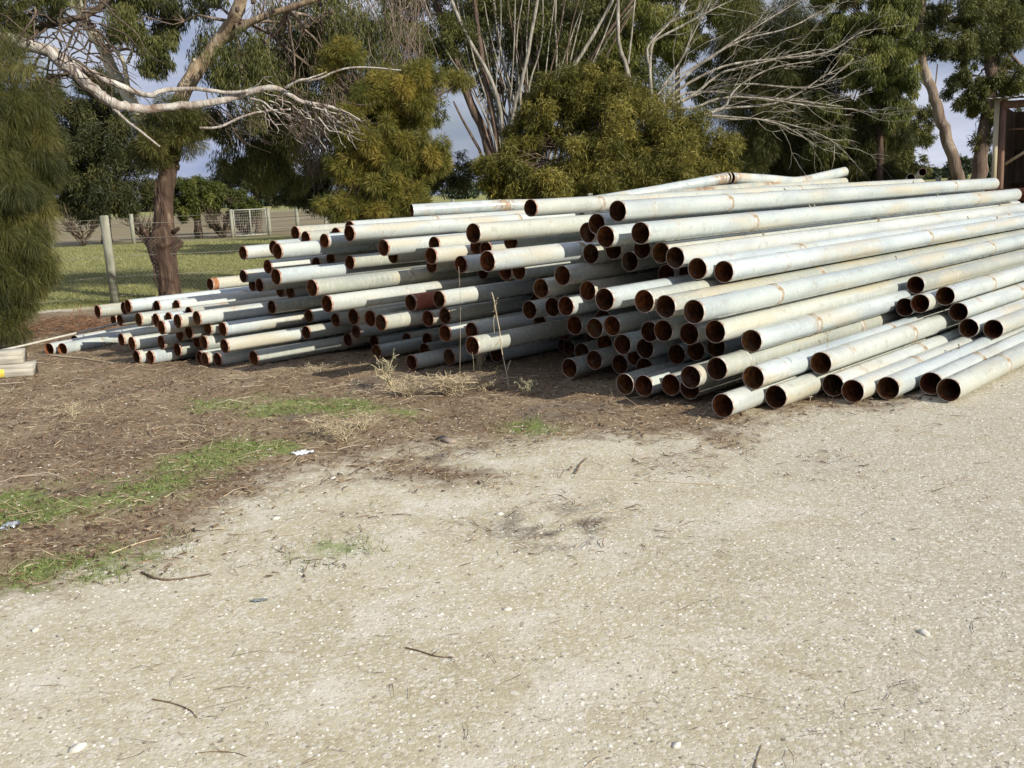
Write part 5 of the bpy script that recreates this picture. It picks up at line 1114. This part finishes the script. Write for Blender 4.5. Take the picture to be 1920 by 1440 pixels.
# ------------------------------------------------------------------ timbers, rod, litter, weeds
SLEEPER = m_simple('weathered_sleeper', c3(.26, .24, .20), c3(.50, .47, .40), 10, .9, 0, .6, (.25, 1, 3)); YEL = m_simple('yellow_paint', c3(.55, .42, .05), c3(.70, .58, .12), 20, .7)
def sleeper(c, ang, L_, w_, h_, label, yellow):
    e = tag(empty('timber_sleeper', (c[0], c[1], c[2])), label, 'timber', 'grey timbers stacked at the left edge'); e.rotation_euler = (0, 0, ang)
    m = MB(); n = 12; V = []; rg = np.random.default_rng(int(L_ * 100))
    for i in range(n + 1):
        x = -L_ * i / n
        for (y, z) in ((-w_ / 2 + .012, 0), (w_ / 2 - .012, 0), (w_ / 2, .012), (w_ / 2, h_ - .014), (w_ / 2 - .014, h_), (-w_ / 2 + .014, h_), (-w_ / 2, h_ - .014), (-w_ / 2, .012)): V.append((x + (rg.uniform(-.006, .006) if i in (0, n) else 0), y + rg.uniform(-.003, .003), z + rg.uniform(-.003, .003)))
    F = [tuple(range(8)), tuple(n * 8 + q for q in range(8))[::-1]] + [(i * 8 + j, (i + 1) * 8 + j, (i + 1) * 8 + (j + 1) % 8, i * 8 + (j + 1) % 8) for i in range(n) for j in range(8)]
    m.add(V, F); m.build('timber', SLEEPER, e)
    if yellow: m = MB(); m.box((-.42, -w_ / 2 - .002, h_ * .42), (.32, .006, h_ * .62)); m.build('paint_mark', YEL, e)
g = gnd(56, 706); sleeper((g[0], g[1] + .13, 0), math.radians(12), 2.2, .24, .125, 'lower grey timber with a yellow paint mark at the left edge', True)
sleeper((g[0] - .10, g[1] + .16, .127), math.radians(15), 2.0, .22, .13, 'upper grey timber resting on the yellow marked one', False)
a = gnd(-60, 672, .06); b = at(228, 604, 12.3); e = tag(empty('metal_rod', tuple(a)), 'long thin pale rod lying from the left edge onto the pipe ends', 'rod'); m = MB(); m.tube(wander(a, b, 10, .004, RNG), .013, 8); local(m, e).build('rod', m_simple('pale_rod', c3(.36, .34, .28), c3(.52, .50, .44), 20), e, True)
rg = np.random.default_rng(700); g = gnd(150, 618); e = tag(empty('brush_pile', (g[0], g[1], 0)), 'low pile of reddish brown dead twigs between the she-oak and the heap', 'brush pile'); m = MB()
for k in range(420):
    c = np.array([rg.normal(0, .75), rg.normal(0, .45), 0]) + g; c[2] = .02 + max(0, .16 - .12 * np.linalg.norm(c[:2] - g[:2])) * rg.random(); d = rg.normal(size=3) * [1, 1, .28]; d /= np.linalg.norm(d); L_ = rg.uniform(.08, .32)
    m.tube(wander(c - d * L_, c + d * L_, 5, .12, rg), np.linspace(rg.uniform(.002, .006), .001, 5), 4, caps=False)
local(m, e).build('twigs', m_simple('dead_brush', c3(.10, .045, .025), c3(.30, .17, .10), 9, .9), e)
# crumpled foil and plastic scraps
def scrap(name, x, y, size, mat, label, cat, th=.012, rot=0.0, seed=1):
    rg = np.random.default_rng(seed); g = gnd(x, y); n = 9; gx, gy = np.meshgrid(np.linspace(-1, 1, n), np.linspace(-1, 1, n), indexing='ij')
    z = rg.uniform(0, 1, (n, n)) * th + .002; sh_ = 1 + rg.uniform(-.14, .14, (n, n)); ca, sa = math.cos(rot), math.sin(rot)
    X = gx * size[0] * sh_ * np.sqrt(1 - gy ** 2 / 2); Y = gy * size[1] * sh_ * np.sqrt(1 - gx ** 2 / 2)
    V = np.stack([X * ca - Y * sa, X * sa + Y * ca, z + gz(g[0], g[1])], -1).reshape(-1, 3); i, j = np.meshgrid(np.arange(n - 1), np.arange(n - 1), indexing='ij')
    F = np.stack([i * n + j, (i + 1) * n + j, (i + 1) * n + j + 1, i * n + j + 1], -1).reshape(-1, 4)
    V2 = V.copy(); V2[:, 2] -= .003; o = link_mesh(name, np_mesh(name, np.concatenate([V, V2]), np.concatenate([F, F[:, ::-1] + n * n]), mat)); o.location = (g[0], g[1], 0.0)
    return tag(o, label, cat)
FOIL = m_simple('crumpled_foil', c3(.62, .64, .68), c3(.85, .86, .88), 30, .25, .7); PLAS = m_simple('white_plastic', c3(.60, .63, .68), c3(.82, .84, .86), 20, .35)
scrap('plastic_scrap', 568, 848, (.072, .036), PLAS, 'flattened white plastic scrap on brown soil below the grass patch', 'litter', .02, .1, 1)
scrap('foil_scrap', 22, 985, (.042, .028), FOIL, 'crumpled silver foil at the left edge on green grass', 'litter', .03, .2, 2)
scrap('foil_scrap', -4, 995, (.04, .02), FOIL, 'smaller silver foil piece cut off by the left edge', 'litter', .02, .5, 3)
scrap('metal_scrap', 485, 1121, (.034, .014), m_simple('dull_steel_scrap', c3(.16, .18, .18), c3(.40, .43, .43), 20, .4, .4), 'small grey metal scrap on the gravel', 'litter', .006, .15, 4)
scrap('plastic_scrap', 470, 440, (.22, .12), PLAS, 'white scrap lying on the lawn near the wire gate', 'litter', .12, .15, 5)
m = MB(); m.box((0, 0, .012), (.15, .055, .022), rx_ := None); rock = m.build('wood_offcut', m_simple('grey_offcut', c3(.20, .16, .13), c3(.33, .27, .22), 20, .9)); g = gnd(838, 823); rock.location = (g[0], g[1], gz(g[0], g[1])); rock.rotation_euler = (0, .05, math.radians(-50)); tag(rock, 'flat grey wood offcut lying on litter in the middle', 'offcut')
STONE = m_simple('white_stone', c3(.52, .49, .42), c3(.72, .70, .62), 30, .9)
for k, (x, y, s) in enumerate([(950, 1137, .016), (145, 1395, .022), (1733, 1177, .020), (626, 895, .022), (518, 970, .02), (66, 1175, .018), (936, 958, .018), (1268, 1390, .013), (1680, 1005, .012)]):
    g = gnd(x, y); m = MB(); rg = np.random.default_rng(400 + k)
    m.tube([(0, 0, -s * .3), (0, 0, 0), (s * .1, 0, s * .5), (0, 0, s * .72)], [s * .6, s, s * .8, s * .25], 9, jitter=.2, rng=rg); o = m.build('stone', STONE, None, True); o.location = (g[0], g[1], gz(g[0], g[1])); o.scale = (1.3, .9, .8); o.rotation_euler = (0, 0, k)
    tag(o, ['white stone in the gravel at the bottom centre', 'largest flat white stone near the bottom left corner', 'white stone beside a dark twig on the right gravel', 'pale stone on the gravel edge right of the white plastic', 'pale stone at the soil edge below the grass', 'small white stone on the gravel near the left edge', 'white stone beside the dark stain', 'white stone low on the right gravel', 'small dark sided stone on the far right gravel'][k], 'stone', 'loose white stones on the gravel')
# weeds
DRY = leaf_mat('dry_weed', c3(.26, .19, .11), c3(.48, .40, .26), c3(.68, .61, .45), .2)
GRW = leaf_mat('grey_green_weed', c3(.12, .14, .08), c3(.25, .27, .16), c3(.42, .42, .28), .2)
STEM = m_simple('dry_stem', c3(.40, .31, .19), c3(.62, .54, .38), 20, .9)
def weed(x, y, h, w_, n, label, leafm, nleaf, seed, stem=.0025, group=None, base=None, up=1.0, L_=.02):
    rg = np.random.default_rng(seed); b = np.array(gnd(x, y)) if base is None else np.array(base); b[2] = b[2] if base is not None else gz(b[0], b[1]) - .005
    e = tag(empty('weed', tuple(b)), label, 'weed', group); m = MB(); pts = []
    for k in range(n):
        a = rg.uniform(0, 6.28); d = np.array([math.cos(a) * w_ * rg.uniform(.2, 1), math.sin(a) * w_ * rg.uniform(.2, 1), h * rg.uniform(.5, 1) * up])
        P = wander(b + [rg.normal(0, w_ * .12), rg.normal(0, w_ * .12), 0], b + d, 7, .16, rg, .06); m.tube(P, np.linspace(stem, stem * .4, 7), 4, caps=False); pts.append(P[2:])
        for j in range(4):
            q_ = P[rg.integers(2, 6)]; Q = wander(q_, q_ + np.array([rg.normal(0, w_ * .35), rg.normal(0, w_ * .35), rg.uniform(.0, h * .3)]), 4, .15, rg); m.tube(Q, np.linspace(stem * .6, stem * .3, 4), 3, caps=False); pts.append(Q)
    local(m, e).build('stems', STEM if leafm is not GRW else STEM, e)
    if nleaf:
        A = np.concatenate(pts); P = A[rg.integers(0, len(A), nleaf)] + rg.normal(0, .006, (nleaf, 3)); foliage('leaves', [leaf_cloud(P, L_, L_ * .35, .0, rg, rg.random(nleaf))], leafm, e)
    return e
WG = 'dry weeds growing in front of the heap'
weed(733, 725, .30, .16, 9, 'pale branching weed with grey green tips, left of the centre', GRW, 420, 500, .006, WG)
weed(760, 738, .16, .22, 34, 'low tangle of dead straw coloured weeds at the foot of the heap', DRY, 300, 501, .0038, WG)
weed(850, 735, .20, .26, 44, 'dense tangle of dead weeds below the two lit pipe mouths', DRY, 350, 502, .0040, WG)
weed(905, 728, .14, .20, 24, 'dead weed clump right of the dense tangle', DRY, 250, 503, .0038, WG)
weed(990, 738, .15, .08, 7, 'small grey green weed in the shade of the right stack', GRW, 260, 504, .003, WG)
weed(640, 822, .16, .22, 22, 'sparse dead weeds above the white plastic scrap', DRY, 120, 505, .0028, WG)
weed(680, 800, .13, .20, 20, 'thin dead weeds on the green patch', DRY, 100, 506, .0028, WG)
weed(600, 812, .14, .14, 14, 'thin dead weed left of the thin clump on the green patch', DRY, 80, 510, .0028, WG)
weed(130, 775, .12, .22, 18, 'dry grass tuft on the soil below the stacked timbers', DRY, 60, 507, .0026, WG)
weed(600, 700, .10, .2, 14, 'wispy dry grass on the lit soil below the left stack', DRY, 50, 511, .0024, WG)
weed(900, 690, .22, .07, 8, 'brown shrivelled weed hanging below the lit pipe collar', DRY, 220, 508, .003, WG)
b = at(1553, 652, 7.2); weed(0, 0, .13, .035, 2, 'yellowish weed sprouting from between the lit pipes', GRW, 90, 509, .0018, None, base=b, L_=.012)
rg = np.random.default_rng(520); g = gnd(955, 728); e = tag(empty('weed_stalk', tuple(g)), 'tall thin dry stalk standing in front of the dark centre of the heap', 'weed', WG); m = MB(); tt = (g - CAMP) @ (ROT @ np.array([0, 0, -1.0]))
m.tube(smooth_path(P3((955, 728, tt), (948, 690, tt), (940, 655, tt), (938, 625, tt), (931, 590, tt), (926, 560, tt), (922, 548, tt))), .004, 5); m.tube(smooth_path(P3((950, 700, tt), (955, 680, tt), (958, 676, tt))), .003, 4); m.tube(smooth_path(P3((938, 635, tt), (932, 645, tt), (925, 652, tt))), .003, 4)
m.tube(smooth_path(P3((928, 590, tt), (925, 600, tt), (927, 625, tt))), .002, 4); local(m, e).build('stalk', STEM, e)
foliage('seed_head', [leaf_cloud(np.array([at(929 + rg.normal(0, 2), rg.uniform(555, 600), tt) for _ in range(60)]), .018, .006, .2, rg, rg.random(60))], DRY, e)
for k, (x, y0, y1) in enumerate([(862, 500, 640), (887, 660, 705)]):
    m = MB(); g = gnd(x, 724); t = (g - CAMP) @ (ROT @ np.array([0, 0, -1.0])); e = tag(empty('weed_stalk', tuple(g)), ['hair thin upright stalk left of the tall dry stalk', 'short thin stalk under the lit pipe collar'][k], 'weed', WG)
    m.tube(smooth_path(P3((x, 724, t), (x + 2, (y0 + y1) / 2, t), (x - 2, y0, t))), .0011, 4); local(m, e).build('stalk', STEM, e)
# dropped sticks one can pick out
STICKM = m_simple('brown_stick', c3(.10, .065, .04), c3(.24, .17, .11), 30, .9)
for k, (pts, r, lab) in enumerate([([(760, 1205), (790, 1212), (820, 1222), (852, 1222)], .0035, 'dark twig on the gravel at the bottom centre'),
        ([(285, 1300), (320, 1306), (355, 1318), (368, 1334)], .0028, 'curved dark twig on the gravel at the lower left'), ([(1410, 1440), (1422, 1400), (1428, 1385)], .002, 'curved needle lying at the bottom right of centre'),
        ([(365, 1400), (400, 1396), (440, 1398), (462, 1406)], .002, 'bowed brown needle near the bottom edge'), ([(265, 1065), (300, 1080), (340, 1078), (395, 1068)], .006, 'dark stick on the gravel below the soil edge'),
        ([(1380, 905), (1200, 893), (1180, 893), (1110, 890)], .0025, 'thin pale stick lying on the gravel right of centre'), ([(1078, 880), (1088, 862), (1100, 850)], .006, 'short brown stick standing out on the gravel'),
        ([(90, 662), (150, 668), (212, 678)], .012, 'pale stripped branch lying before the half sunk pipes'), ([(180, 692), (260, 676), (330, 664)], .008, 'dark thin branch lying in front of the left stack'),
        ([(205, 1030), (260, 1010), (300, 1003)], .005, 'straight pale stick on the litter at the left'), ([(1305, 783), (1320, 770), (1338, 758)], .004, 'pale stick leaning at the first front pipe'), ([(600, 655), (650, 645), (700, 628)], .006, 'pale curved stick in the shade under the left middle pipes')]):
    P = [gnd(x, y, .006 + r) for x, y in pts]; e0 = P[0]; m = MB(); rg = np.random.default_rng(600 + k); Q = smooth_path(P, 2); Q[:, 2] = gz(Q[:, 0], Q[:, 1]) + r; m.tube(Q - e0, np.linspace(r, r * .4, len(Q)), 6, jitter=.1, rng=rg)
    for j in range(2): q_ = Q[rg.integers(2, len(Q) - 2)] - e0; m.tube([q_, q_ + np.array([rg.normal(0, .03), rg.normal(0, .03), .006])], [r * .5, r * .2], 4)
    o = m.build('stick', TWIGM if False else (STEM if 'pale' in lab else STICKM), None, False); o.location = tuple(e0); tag(o, lab, 'stick', 'sticks dropped on the ground')
